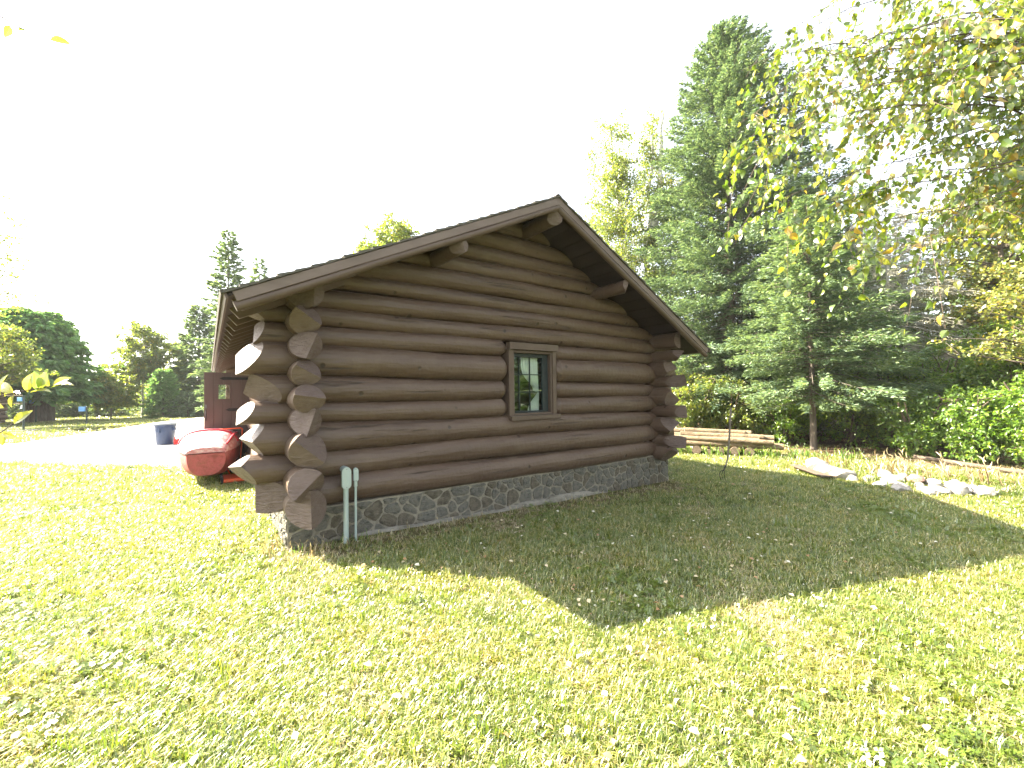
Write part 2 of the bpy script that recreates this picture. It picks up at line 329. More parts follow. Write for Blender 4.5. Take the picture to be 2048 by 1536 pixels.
def fast_mesh(name, V, F, m, parent=None, origin=(0, 0, 0), rnd=None):
    """large numpy meshes: F is (n,3) or (n,4)"""
    me = bpy.data.meshes.new(name)
    V = np.asarray(V, np.float32) - np.array(origin, np.float32); F = np.asarray(F, np.int32)
    k = F.shape[1]
    me.vertices.add(len(V)); me.vertices.foreach_set('co', V.ravel())
    me.loops.add(F.size); me.loops.foreach_set('vertex_index', F.ravel())
    me.polygons.add(len(F)); me.polygons.foreach_set('loop_start', np.arange(len(F), dtype=np.int32) * k)
    me.update(calc_edges=True)
    if rnd is not None:
        a = me.attributes.new('rnd', 'FLOAT', 'POINT'); a.data.foreach_set('value', np.asarray(rnd, np.float32))
    me.materials.append(m)
    o = bpy.data.objects.new(name, me); COL.objects.link(o)
    if parent:
        o.parent = parent; o.location = np.array(origin) - np.array(parent.get('world_at', (0, 0, 0)))
    else: o.location = origin
    o['world_at'] = tuple(float(q) for q in origin)
    return o

def nrm(a): return a / (np.linalg.norm(a, axis=-1, keepdims=True) + 1e-9)

def gz(x, y):
    t = np.clip(np.asarray(x, float) / 7.0, 0, 1); t = t * t * (3 - 2 * t)
    return -0.15 * t
def gzf(x, y): return float(gz(x, y))

# leaf templates: unit length along +x, flat in xy
def leaf_template(n=4, width=0.6, fold=0.12, curl=0.15, peak=0.4):
    t = np.linspace(0, 1, n + 2)
    wv = width / 2 * np.sin(np.pi * t ** (math.log(0.5) / math.log(peak))) ** 0.85
    V = []; F = []
    for i, u in enumerate(t): V.append((u, 0, -curl * (u - .4) ** 2))
    mid = list(range(n + 2))
    L = []; R = []
    for i in range(1, n + 1):
        L.append(len(V)); V.append((t[i], wv[i], fold * wv[i] * 2 - curl * (t[i] - .4) ** 2))
    for i in range(1, n + 1):
        R.append(len(V)); V.append((t[i], -wv[i], fold * wv[i] * 2 - curl * (t[i] - .4) ** 2))
    F.append((0, L[0], L[0])) if False else None
    T = []
    T.append((0, mid[1], L[0])); T.append((0, R[0], mid[1]))
    for i in range(n - 1):
        T += [(mid[i + 1], mid[i + 2], L[i + 1]), (mid[i + 1], L[i + 1], L[i]), (mid[i + 1], R[i], R[i + 1]), (mid[i + 1], R[i + 1], mid[i + 2])]
    T += [(mid[n], mid[n + 1], L[-1]), (mid[n], R[-1], mid[n + 1])]
    return np.array(V, float), np.array(T, int)

DIAMOND = (np.array([(0, 0, 0), (.45, .5, .08), (1, 0, 0), (.45, -.5, .08)], float), np.array([(0, 2, 1), (0, 3, 2)], int))
OVATE = leaf_template(2, 0.68, 0.2, 0.3, 0.36)
OVATE3 = leaf_template(4, 0.72, 0.2, 0.35, 0.35)
LANCE = leaf_template(5, 0.42, 0.22, 0.35, 0.48)

def stamp(T, P, D, Nn, L, W=None):
    """copies of template T at points P with tip direction D, upper-side direction Nn, length L (and width factor W)"""
    TV, TF = T
    D = nrm(D); Y = nrm(np.cross(Nn, D)); Z = np.cross(D, Y)
    L = np.broadcast_to(L, (len(P),)); W = L if W is None else np.broadcast_to(W, (len(P),))
    V = P[:, None, :] + TV[None, :, 0:1] * (D * L[:, None])[:, None, :] + TV[None, :, 1:2] * (Y * W[:, None])[:, None, :] + TV[None, :, 2:3] * (Z * L[:, None])[:, None, :]
    F = TF[None] + (np.arange(len(P)) * len(TV))[:, None, None]
    return V.reshape(-1, 3), F.reshape(-1, TF.shape[1])

def leaves(name, T, P, D, Nn, L, m, parent=None, W=None, origin=(0, 0, 0), rnd=None):
    V, F = stamp(T, P, D, Nn, L, W)
    r = rng.random(len(P)) if rnd is None else rnd
    return fast_mesh(name, V, F, m, parent, origin, np.repeat(r, len(T[0])))

def rdir(n, flat=0.0):
    v = rng.normal(size=(n, 3)); v[:, 2] *= (1 - flat); return nrm(v)

# ------------------------------------------------------------------ ground, gravel drive
gx = np.concatenate([-np.geomspace(500, 12, 26), np.arange(-11.5, 24, 0.5), np.geomspace(24.5, 500, 24)])
gy = np.concatenate([-np.geomspace(500, 9, 24), np.arange(-8.5, 24, 0.5), np.geomspace(24.5, 600, 30)])
XX, YY = np.meshgrid(gx, gy)
ZZ = gz(XX, YY)
V = np.stack([XX, YY, ZZ], -1).reshape(-1, 3)
nx, ny = len(gx), len(gy)
idx = np.arange(nx * ny).reshape(ny, nx)
F = np.stack([idx[:-1, :-1], idx[:-1, 1:], idx[1:, 1:], idx[1:, :-1]], -1).reshape(-1, 4)
ground = fast_mesh('ground', V, F, MT['ground'])
setp(ground, 'lawn and forest floor around the log cabin', None, None, 'structure')
def bare_amount(x, y):
    x = np.asarray(x, float); y = np.asarray(y, float)
    near = np.exp(-((y + 0.32) / 0.28) ** 2) * ((x > -0.4) & (x < 6.3))
    # forest floor beyond the right-hand lawn
    d = (x - 11.3) * 0.86 + (y + 0.5) * -0.10 + np.sin(y * 1.7) * 0.25
    wood = np.clip(d / 1.2, 0, 1) * (y < 16)
    return np.clip(near * 0.8 + wood, 0, 1)
ba = ground.data.attributes.new('bare', 'FLOAT', 'POINT')
ba.data.foreach_set('value', bare_amount(V[:, 0], V[:, 1]).astype(np.float32))

# gravel drive: along the left side of the cabin, running into the distance
edgeL = [(-9.5, 9.5), (-8.2, 12.5), (-7.6, 15), (-6.8, 18), (-6.2, 22), (-5.6, 27), (-5.0, 34), (-6.0, 40)]
edgeR = [(-4.4, 5.9), (-1.5, 7.2), (-0.35, 5.4), (-0.25, 9), (-0.2, 14), (0.6, 20), (1.5, 28), (1.0, 40)]
P = edgeL + edgeR[::-1]
bm = bmesh.new()
poly = [(-14, 13.5), (-9.5, 13.0), (-4.9, 10.9), (-3.2, 9.0), (-2.2, 7.9), (-1.5, 7.3), (-1.0, 6.4), (-0.25, 5.6), (-0.2, 11), (0.5, 14), (4, 24), (6, 38), (-1, 37), (-3.5, 30), (-4.6, 25), (-6.4, 17.6), (-14, 20)]
vs = [bm.verts.new((x + random.uniform(-.08, .08), y + random.uniform(-.08, .08), 0.010)) for x, y in poly]
f = bm.faces.new(vs); bmesh.ops.triangulate(bm, faces=[f])
me = bpy.data.meshes.new('gravel_drive'); bm.to_mesh(me); bm.free(); me.materials.append(MT['gravel'])
drive = bpy.data.objects.new('gravel_drive', me); COL.objects.link(drive); setp(drive, 'pale sunlit gravel drive running past the left side of the cabin', None, None, 'structure')

def inside(poly, x, y):
    x = np.asarray(x); y = np.asarray(y); c = np.zeros(x.shape, bool); k = len(poly)
    for i in range(k):
        x0, y0 = poly[i]; x1, y1 = poly[(i + 1) % k]
        c ^= ((y0 > y) != (y1 > y)) & (x < (x1 - x0) * (y - y0) / (y1 - y0 + 1e-12) + x0)
    return c

# ------------------------------------------------------------------ the log cabin
cabin = root('log_cabin', (0, 0, 0), 'brown painted log cabin with stone foundation and low gable roof', 'cabin')
DEPTH = 10.7

def log_mesh(p0, p1, r0, r1, seed, knots=5, step=0.07, seg=26, ends=(0, 0), dips=()):
    """hewn log: uneven surface, slight bow, knots; ends = length over which each end rounds off"""
    R = random.Random(seed)
    p0 = np.array(p0, float); p1 = np.array(p1, float)
    L = np.linalg.norm(p1 - p0); t = (p1 - p0) / L
    up = np.array([0, 0, 1.0]); a = np.cross(up, t); a /= np.linalg.norm(a); b = np.cross(t, a)
    k = max(3, int(L / step)); s = np.linspace(0, L, k + 1); th = np.linspace(0, 2 * math.pi, seg, endpoint=False)
    SS, TH = np.meshgrid(s, th, indexing='ij')
    rad = r0 + (r1 - r0) * SS / L
    ph = [R.uniform(0, 6.28) for _ in range(12)]
    rad = rad * (1 + 0.022 * np.sin(SS * 2.1 + ph[0]) + 0.016 * np.sin(SS * 5.3 + 2 * TH + ph[1]) + 0.014 * np.sin(SS * 3.1 - TH + ph[2]) + 0.008 * np.sin(SS * 11 + 3 * TH + ph[3]) + 0.006 * np.sin(SS * 19 - 2 * TH + ph[4]))
    for _ in range(int(knots * L / 3)):
        sc, tc, am = R.uniform(0, L), R.uniform(0, 6.28), R.uniform(-.006, .010)
        dt = (TH - tc + math.pi) % (2 * math.pi) - math.pi
        rad = rad + am * np.exp(-((SS - sc) / .06) ** 2 - (dt / .32) ** 2)
    for e, dist in ((ends[0], SS), (ends[1], L - SS)):
        if e > 0:
            q = np.clip(dist / e, 0, 1); rad = rad * (0.62 + 0.38 * np.sqrt(np.clip(1 - (1 - q) ** 2, 0, 1)))
    for (c, wd, am) in dips: rad = rad * (1 - am * np.exp(-((SS - c) / wd) ** 4))
    off = 0.010 * np.sin(SS * 1.3 + ph[5])[..., None] * b + 0.008 * np.sin(SS * 0.9 + ph[6])[..., None] * a
    V = p0 + SS[..., None] * t + off + rad[..., None] * (np.cos(TH)[..., None] * a + np.sin(TH)[..., None] * b)
    n = seg; V = V.reshape(-1, 3)
    F = [(i * n + j, i * n + (j + 1) % n, (i + 1) * n + (j + 1) % n, (i + 1) * n + j) for i in range(k) for j in range(n)]
    F += [tuple(range(n))[::-1], tuple(k * n + j for j in range(n))]
    return V, F

def make_log(name, p0, p1, r0, r1, m, parent, seed, cuts=(), **kw):
    """log whose ends are hewn by planes: cuts = [(point, outward normal), ...] in world space"""
    V, F = log_mesh(p0, p1, r0, r1, seed, **kw)
    bm = bmesh.new()
    vs = [bm.verts.new(v) for v in V]
    for f in F: bm.faces.new([vs[i] for i in f])
    bm.normal_update()
    for (pt, no) in cuts:
        r = bmesh.ops.bisect_plane(bm, geom=bm.verts[:] + bm.edges[:] + bm.faces[:], plane_co=pt, plane_no=no, clear_outer=True)
        ed = [e for e in r['geom_cut'] if isinstance(e, bmesh.types.BMEdge) and e.is_boundary]
        if ed:
            rf = bmesh.ops.triangle_fill(bm, use_beauty=True, edges=ed, normal=Vector(no))
            for g in rf['geom']:
                if isinstance(g, bmesh.types.BMFace): g.material_index = 1
    bmesh.ops.recalc_face_normals(bm, faces=bm.faces[:])
    me = bpy.data.meshes.new(name)
    o0 = Vector(p0)
    for v in bm.verts: v.co -= o0
    bm.to_mesh(me); bm.free()
    me.polygons.foreach_set('use_smooth', [True] * len(me.polygons)); me.set_sharp_from_angle(angle=math.radians(33))
    me.materials.append(m); me.materials.append(MT['hewn'])
    o = bpy.data.objects.new(name, me); COL.objects.link(o); o.parent = parent
    o.location = o0 - Vector(tuple(parent.get('world_at', (0, 0, 0)))); o['world_at'] = tuple(p0)
    return o

V3 = lambda *a: Vector(a)
# courses of the front wall: (left z, right z) of each joint
ZL = [.385, .700, .965, 1.275, 1.480, 1.765, 2.085, 2.310, 2.500]
ZR = [.350, .634, .948, 1.183, 1.477, 1.691, 2.046, 2.252, 2.500]
tipsL = [-.48, -.645, -.54, -.625, -.53, -.64, -.48, -.56]
# hewing of the left-hand tips: two planes each (normal, depth back from the tip)
def ncut(nv): v = Vector(nv); v.normalize(); return v
cutsL = [   # (normal, x behind the tip, height in radii)
    [((-.62, -.80, -.05), .10, 0), ((-1, .5, 0), .0, 0)],
    [((-.72, -.32, -.60), .03, .15), ((-.62, -.12, .76), .03, .35)],
    [((-.72, -.22, .66), .0, .0), ((-.74, -.16, -.64), .0, .0)],
    [((-.74, -.40, .50), .0, -.85), ((-1, .2, -.1), .0, 0)],
    [((-.60, -.62, -.48), .05, .3), ((-.85, .2, .4), .0, .5)],
    [((-.76, -.42, .46), .0, -.9), ((-1, .2, -.15), .0, 0)],
    [((-.86, -.34, .36), .0, -.7), ((-1, .3, -.1), .0, 0)],
    [((-.50, -.20, -.84), .0, .1), ((-.60, -.32, .70), .0, .2)],
]
WX0, WX1 = 2.535, 3.425   # rough window opening
for i in range(8):
    zl, zr = (ZL[i] + ZL[i + 1]) / 2, (ZR[i] + ZR[i + 1]) / 2
    rl, rr = (ZL[i + 1] - ZL[i]) / 2 * 1.07, (ZR[i + 1] - ZR[i]) / 2 * 1.07
    x0, x1 = tipsL[i] - .25, 6.55 + random.uniform(-.1, .1)
    zz = lambda x: zl + (zr - zl) * (x - 0.) / 5.9
    rr_ = lambda x: rl + (rr - rl) * min(max(x / 5.9, 0), 1)
    tipx = tipsL[i]
    cl = []
    for nv, back, hgt in cutsL[i]:
        nv = ncut(nv); cl.append(((tipx + back, 0, zz(tipx) + hgt * rl), nv))
    cr = [((x1 - .1, 0, zz(x1)), ncut((1, -.3, .3))), ((x1 - .1, 0, zz(x1)), ncut((1, .2, -.5)))]
    zc = zz(3)
    if 1.28 < zc < 2.25:
        make_log('wall_log', (x0, 0, zz(x0)), (WX0, 0, zz(WX0)), rr_(x0), rr_(WX0), MT['logx'], cabin, 10 + i, cl, ends=(0, .07))
        make_log('wall_log', (WX1, 0, zz(WX1)), (x1, 0, zz(x1)), rr_(WX1), rr_(x1), MT['logx'], cabin, 30 + i, cr, ends=(.07, 0), dips=((5.79 - WX1, .12, .16),))
    else:
        make_log('wall_log', (x0, 0, zz(x0)), (x1, 0, zz(x1)), rr_(x0), rr_(x1), MT['logx'], cabin, 50 + i, cl + cr, dips=((5.79 - x0, .12, .16),))

# gable logs, cut by the two roof slopes
EL, ER, PK = (-.75, 2.42), (6.57, 2.31), (2.92, 4.17)   # eave left, eave right, peak of the roof's upper surface (x, z)
slL = (PK[1] - EL[1]) / (PK[0] - EL[0]); slR = (PK[1] - ER[1]) / (ER[0] - PK[0])
nL = ncut((-slL, 0, 1)); nR = ncut((slR, 0, 1))
ZG = [2.5, 2.72, 2.905, 3.147, 3.358, 3.565, 3.80, 4.03]
pU = Vector((PK[0], 0, PK[1] - .115))
for i in range(7):
    zc = (ZG[i] + ZG[i + 1]) / 2; r = (ZG[i + 1] - ZG[i]) / 2 * 1.07
    xa = EL[0] + (zc + .18 - EL[1]) / slL - .45; xb = ER[0] - (zc + .18 - ER[1]) / slR + .45
    make_log('gable_log', (xa, 0, zc), (xb, 0, zc), r, r, MT['logx'], cabin, 80 + i, [(pU, nL), (pU, nR)])

# cross logs of the two side walls; the left ones show their hewn ends
CZ = [.458, .700, 1.020, 1.292, 1.537, 1.790, 2.041, 2.296, 2.545]
CR = [.180, .170, .168, .138, .140, .130, .142, .136, .142]
CY = [-.47, -.50, -.52, -.44, -.50, -.46, -.47, -.48, -.50]
# direction of the split between the two facets (degrees from +x towards +z) and steepness of each facet
CF = [(2, 24, 30, .02), (-46, 30, 19, .0), (48, 30, 30, .0), (-18, 30, 34, .03), (82, 30, 26, .01), (60, 32, 28, .0), (-22, 26, 34, .03), (55, 30, 32, .02), (0, 6, 30, .05)]
for i in range(9):
    z, r, yt = CZ[i], CR[i], CY[i]
    an, s1, s2, off = CF[i]; an = math.radians(an)
    u = Vector((math.cos(an), 0, math.sin(an)))
    c0 = Vector((-.055, yt, z)) + u * off
    n1 = (Vector((0, -1, 0)) * math.cos(math.radians(s1 * 1.6)) + u * math.sin(math.radians(s1 * 1.6))).normalized()
    n2 = (Vector((0, -1, 0)) * math.cos(math.radians(s2 * 1.6)) - u * math.sin(math.radians(s2 * 1.6))).normalized()
    cuts = [(c0, n1), (c0, n2)]
    dn = z < 2.0
    if dn:
        make_log('cross_log', (-.055, yt - .25, z), (-.03, 5.36, z), r, r, MT['logy'], cabin, 100 + i, cuts)
        make_log('cross_log', (-.03, 6.3, z), (-.03, DEPTH + .4, z), r, r, MT['logy'], cabin, 120 + i, step=.3, seg=16)
    else:
        make_log('cross_log', (-.055, yt - .25, z), (-.03, DEPTH + .4, z), r, r, MT['logy'], cabin, 100 + i, cuts)
CZR = [.440, .650, .935, 1.200, 1.450, 1.725, 1.955, 2.200, 2.450]
CRR = [.142, .112, .165, .112, .172, .108, .158, .102, .142]
CYR = [-.44, -.64, -.46, -.68, -.47, -.66, -.42, -.62, -.60]
CFR = [(75, 20, 30, .05), (-10, 24, 40, .05), (-65, 30, 32, .02), (10, 26, 30, .02), (60, 34, 20, .03), (20, 24, 40, .05), (-75, 30, 16, .03), (-50, 32, 36, .0), (180, 6, 34, .0)]
for i in range(9):
    z, r, yt = CZR[i], CRR[i], CYR[i]
    an, s1, s2, off = CFR[i]; an = math.radians(an)
    u = Vector((math.cos(an), 0, math.sin(an)))
    c0 = Vector((5.93, yt, z)) + u * off
    n1 = (Vector((0, -1, 0)) * math.cos(math.radians(s1 * 1.6)) + u * math.sin(math.radians(s1 * 1.6))).normalized()
    n2 = (Vector((0, -1, 0)) * math.cos(math.radians(s2 * 1.6)) - u * math.sin(math.radians(s2 * 1.6))).normalized()
    make_log('cross_log', (5.93, yt - .25, z), (5.93, DEPTH + .4, z), r, r, MT['logy'], cabin, 140 + i, [(c0, n1), (c0, n2)], step=.12)
# back wall, closing the cabin
for i in range(8):
    zc = (ZL[i] + ZL[i + 1]) / 2; r = (ZL[i + 1] - ZL[i]) / 2 * 1.08
    make_log('wall_log', (-.4, DEPTH, zc), (6.3, DEPTH, zc), r, r, MT['logx'], cabin, 200 + i, step=.5, seg=14)
for i in range(7):
    zc = (ZG[i] + ZG[i + 1]) / 2; r = (ZG[i + 1] - ZG[i]) / 2 * 1.08
    xa = EL[0] + (zc + .18 - EL[1]) / slL - .45; xb = ER[0] - (zc + .18 - ER[1]) / slR + .45
    make_log('gable_log', (xa, DEPTH, zc), (xb, DEPTH, zc), r, r, MT['logx'], cabin, 220 + i, [(pU, nL), (pU, nR)], step=.5, seg=14)
# purlins carrying the roof
for (x, z, r, y0, cutn, bend) in [(2.92, 3.90, .105, -.76, (.15, -1, .0), 0), (1.47, 3.245, .095, -.76, (.3, -1, .05), 0), (4.36, 3.175, .100, -.76, (-.25, -1, .12), 0)]:
    make_log('purlin', (x, y0 - .2, z), (x, DEPTH + .75, z), r, r * 1.05, MT['logy'], cabin, int(x * 100), [((x, y0, z), ncut(cutn)), ((x, y0 + .03, z), ncut((-cutn[0] * 3.4, -1, -.5)))], step=.12, seg=22)

# foundation: mortar body with single field stones
fd = MB()
FY = -.075
fd.box((-.185, FY, -.35), (6.255, .12, .375)); fd.box((-.185, .12, -.35), (.06, DEPTH + .1, .36)); fd.box((6.0, .12, -.35), (6.255, DEPTH + .1, .33))
found = fd.build('foundation', MT['mortar'], cabin, origin=(0, 0, 0))
def vor_cells(pts, x0, x1, z0, z1):
    out = []
    for i, p in enumerate(pts):
        poly = [np.array(q) for q in ((x0, z0), (x1, z0), (x1, z1), (x0, z1))]
        for j, q in enumerate(pts):
            if i == j or abs(q[0] - p[0]) > .5: continue
            mid = (p + q) / 2; nn = q - p; new = []
            for k in range(len(poly)):
                a, b = poly[k], poly[(k + 1) % len(poly)]
                da, db = (a - mid).dot(nn), (b - mid).dot(nn)
                if da <= 0: new.append(a)
                if (da < 0) != (db < 0) and abs(da - db) > 1e-12: new.append(a + (b - a) * da / (da - db))
            poly = new
            if len(poly) < 3: break
        if len(poly) >= 3: out.append(poly)
    return out
R_ = random.Random(5)
pts = []
for row, zb in enumerate((-.06, .09, .23, .33)):
    x = -.17 + R_.uniform(0, .1)
    while x < 6.25:
        pts.append(np.array([x, zb + R_.uniform(-.055, .055)])); x += R_.choice((.09, .14, .21, .30)) * R_.uniform(.85, 1.15)
cells = vor_cells(pts, -.18, 6.25, -.15, .365)
def stone_part(poly, face):
    """face(u, v, d) -> world point"""
    c = sum(poly) / len(poly)
    # resample the outline so that corners are soft
    ring = []
    k = len(poly)
    for a in range(k):
        p, q = poly[a], poly[(a + 1) % k]
        for t in ((.18, .5, .82) if np.linalg.norm(q - p) > .06 else (.5,)): ring.append(p + (q - p) * t)
    ring = [c + (p - c) * (1 - R_.uniform(.005, .012) / max(np.linalg.norm(p - c), .02)) + np.array([R_.uniform(-.006, .006), R_.uniform(-.006, .006)]) for p in ring]
    n = len(ring); h = R_.uniform(.010, .028)
    V = [face(p[0], p[1], -.01) for p in ring]
    V += [face(*(c + (p - c) * .92), h * .7 + R_.uniform(-.006, .006)) for p in ring]
    V += [face(*(c + (p - c) * .62), h + R_.uniform(-.006, .006)) for p in ring]
    V += [face(*c, h + R_.uniform(-.006, .006))]
    F = [(j, (j + 1) % n, n + (j + 1) % n, n + j) for j in range(n)] + [(n + j, n + (j + 1) % n, 2 * n + (j + 1) % n, 2 * n + j) for j in range(n)] + [(2 * n + j, 2 * n + (j + 1) % n, 3 * n) for j in range(n)]
    return c, V, F
for poly in cells:
    A = 0.5 * abs(sum(poly[i][0] * poly[(i + 1) % len(poly)][1] - poly[(i + 1) % len(poly)][0] * poly[i][1] for i in range(len(poly))))
    if A < .002: continue
    c, V, F = stone_part(poly, lambda u, v, d=0: (u, FY - d, v))
    o = mesh_obj('stone', V, F, MT['stone'] if R_.random() < .68 else MT['stone_brown'], found, (c[0], FY, c[1]))
    o.data.polygons.foreach_set('use_smooth', [True] * len(o.data.polygons)); o.data.set_sharp_from_angle(angle=math.radians(45))
# stones round the left-hand corner
pts = []
for zb in (-.05, .09, .22, .33):
    y = -.05
    while y < 3.2: pts.append(np.array([y, zb + R_.uniform(-.03, .03)])); y += R_.uniform(.13, .24)
for poly in vor_cells(pts, -.07, 3.3, -.12, .35):
    c, V, F = stone_part(poly, lambda u, v, d=0: (-.185 - d, u, v))
    mesh_obj('stone', V, [f[::-1] for f in F], MT['stone'], found, (-.185, c[0], c[1]))
# rough concrete footing under the stones
xs = np.linspace(.35, 6.32, 60); V = []; F = []
for i, x in enumerate(xs):
    k = min(1, (x - .35) / 1.2) * max(.15, min(1, (5.6 - x) / 2.2)); top = .030 - .013 * x - .03 * (1 - k) + .022 * math.sin(x * 2.3) + R_.uniform(-.012, .012); fy = -.085 - .10 * k + R_.uniform(-.012, .012) + .012 * x
    V += [(x, FY + .03, top + .004), (x, (fy + FY) / 2, top + .004 + R_.uniform(-.004, .004)), (x, fy, top - .006), (x, fy - .012, top - .03), (x, fy - .02 + R_.uniform(-.01, .01), -.35)]
for i in range(len(xs) - 1):
    for j in range(4): F.append((i * 5 + j, (i + 1) * 5 + j, (i + 1) * 5 + j + 1, i * 5 + j + 1))
F = [f[::-1] for f in F]
mesh_obj('footing', V, F, MT['concrete'], cabin, (0, 0, 0))

# window in the front wall
win = mesh_obj('window', *(lambda m: (np.concatenate(m.v), m.f))((lambda m: (m.box((2.545, -.135, 1.225), (2.615, .10, 2.215)), m.box((3.345, -.135, 1.225), (3.415, .10, 2.215)), m)[-1])(MB())), MT['trim'], cabin, (2.98, -.1, 1.2))
def wpart(name, boxes, m, bev=.003, parent=win):
    b = MB()
    for lo, hi in boxes: b.box(lo, hi)
    return b.build(name, m, parent, origin=boxes[0][0], bevel=bev)
wpart('head_trim', [((2.535, -.175, 2.165), (3.430, -.08, 2.262))], MT['trim'])
wpart('sill', [((2.550, -.185, 1.175), (3.455, -.05, 1.235))], MT['trim'])
wpart('frame', [((2.617, -.120, 1.238), (2.645, -.03, 2.163)), ((3.315, -.120, 1.238), (3.343, -.03, 2.163)), ((2.647, -.118, 1.238), (3.313, -.03, 1.268)), ((2.647, -.118, 2.125), (3.313, -.03, 2.163))], MT['trim'])
wpart('pane', [((2.646, -.012, 1.271), (3.314, -.008, 2.122))], MT['glass'], None)
# inner sash with glazing bars
wpart('sash', [((2.646, -.055, 1.27), (2.672, -.014, 2.124)), ((3.215, -.055, 1.27), (3.314, -.014, 2.124)), ((2.674, -.055, 1.27), (3.213, -.014, 1.295)), ((2.674, -.055, 2.07), (3.213, -.014, 2.124))], MT['sash'])
wpart('glazing_bar', [((2.674, -.030, 1.560), (3.213, -.014, 1.572))], MT['sash'], None)
wpart('glazing_bar', [((2.674, -.030, 1.815), (3.213, -.014, 1.827))], MT['sash'], None)
wpart('glazing_bar', [((2.792, -.032, 1.297), (2.803, -.014, 2.068))], MT['sash'], None)
wpart('glazing_bar', [((2.985, -.032, 1.297), (2.997, -.014, 2.068))], MT['sash'], None)
# gathered curtain, tied in at the middle
cv = []; cf = []
nu, nv = 40, 26
for j in range(nv + 1):
    t = j / nv; z = 1.26 + .86 * t
    tie = math.exp(-((z - 1.60) / .17) ** 2)
    x0 = 2.90 + .22 * tie + .10 * (t < .35); x1 = 3.21
    for i in range(nu + 1):
        s = i / nu; cv.append((x0 + (x1 - x0) * s, .05 + .018 * math.sin(s * 38 + t * 1.5), z))
for j in range(nv):
    for i in range(nu): a = j * (nu + 1) + i; cf.append((a, a + 1, a + nu + 2, a + nu + 1))
mesh_obj('curtain', cv, cf, MT['curtain'], win, (3.1, .1, 1.3))
ib = MB(); ib.box((.2, .2, .36), (5.7, DEPTH - .2, .40)); ib.build('cabin_floor', MT['inside'], cabin, origin=(3, 5, .38))

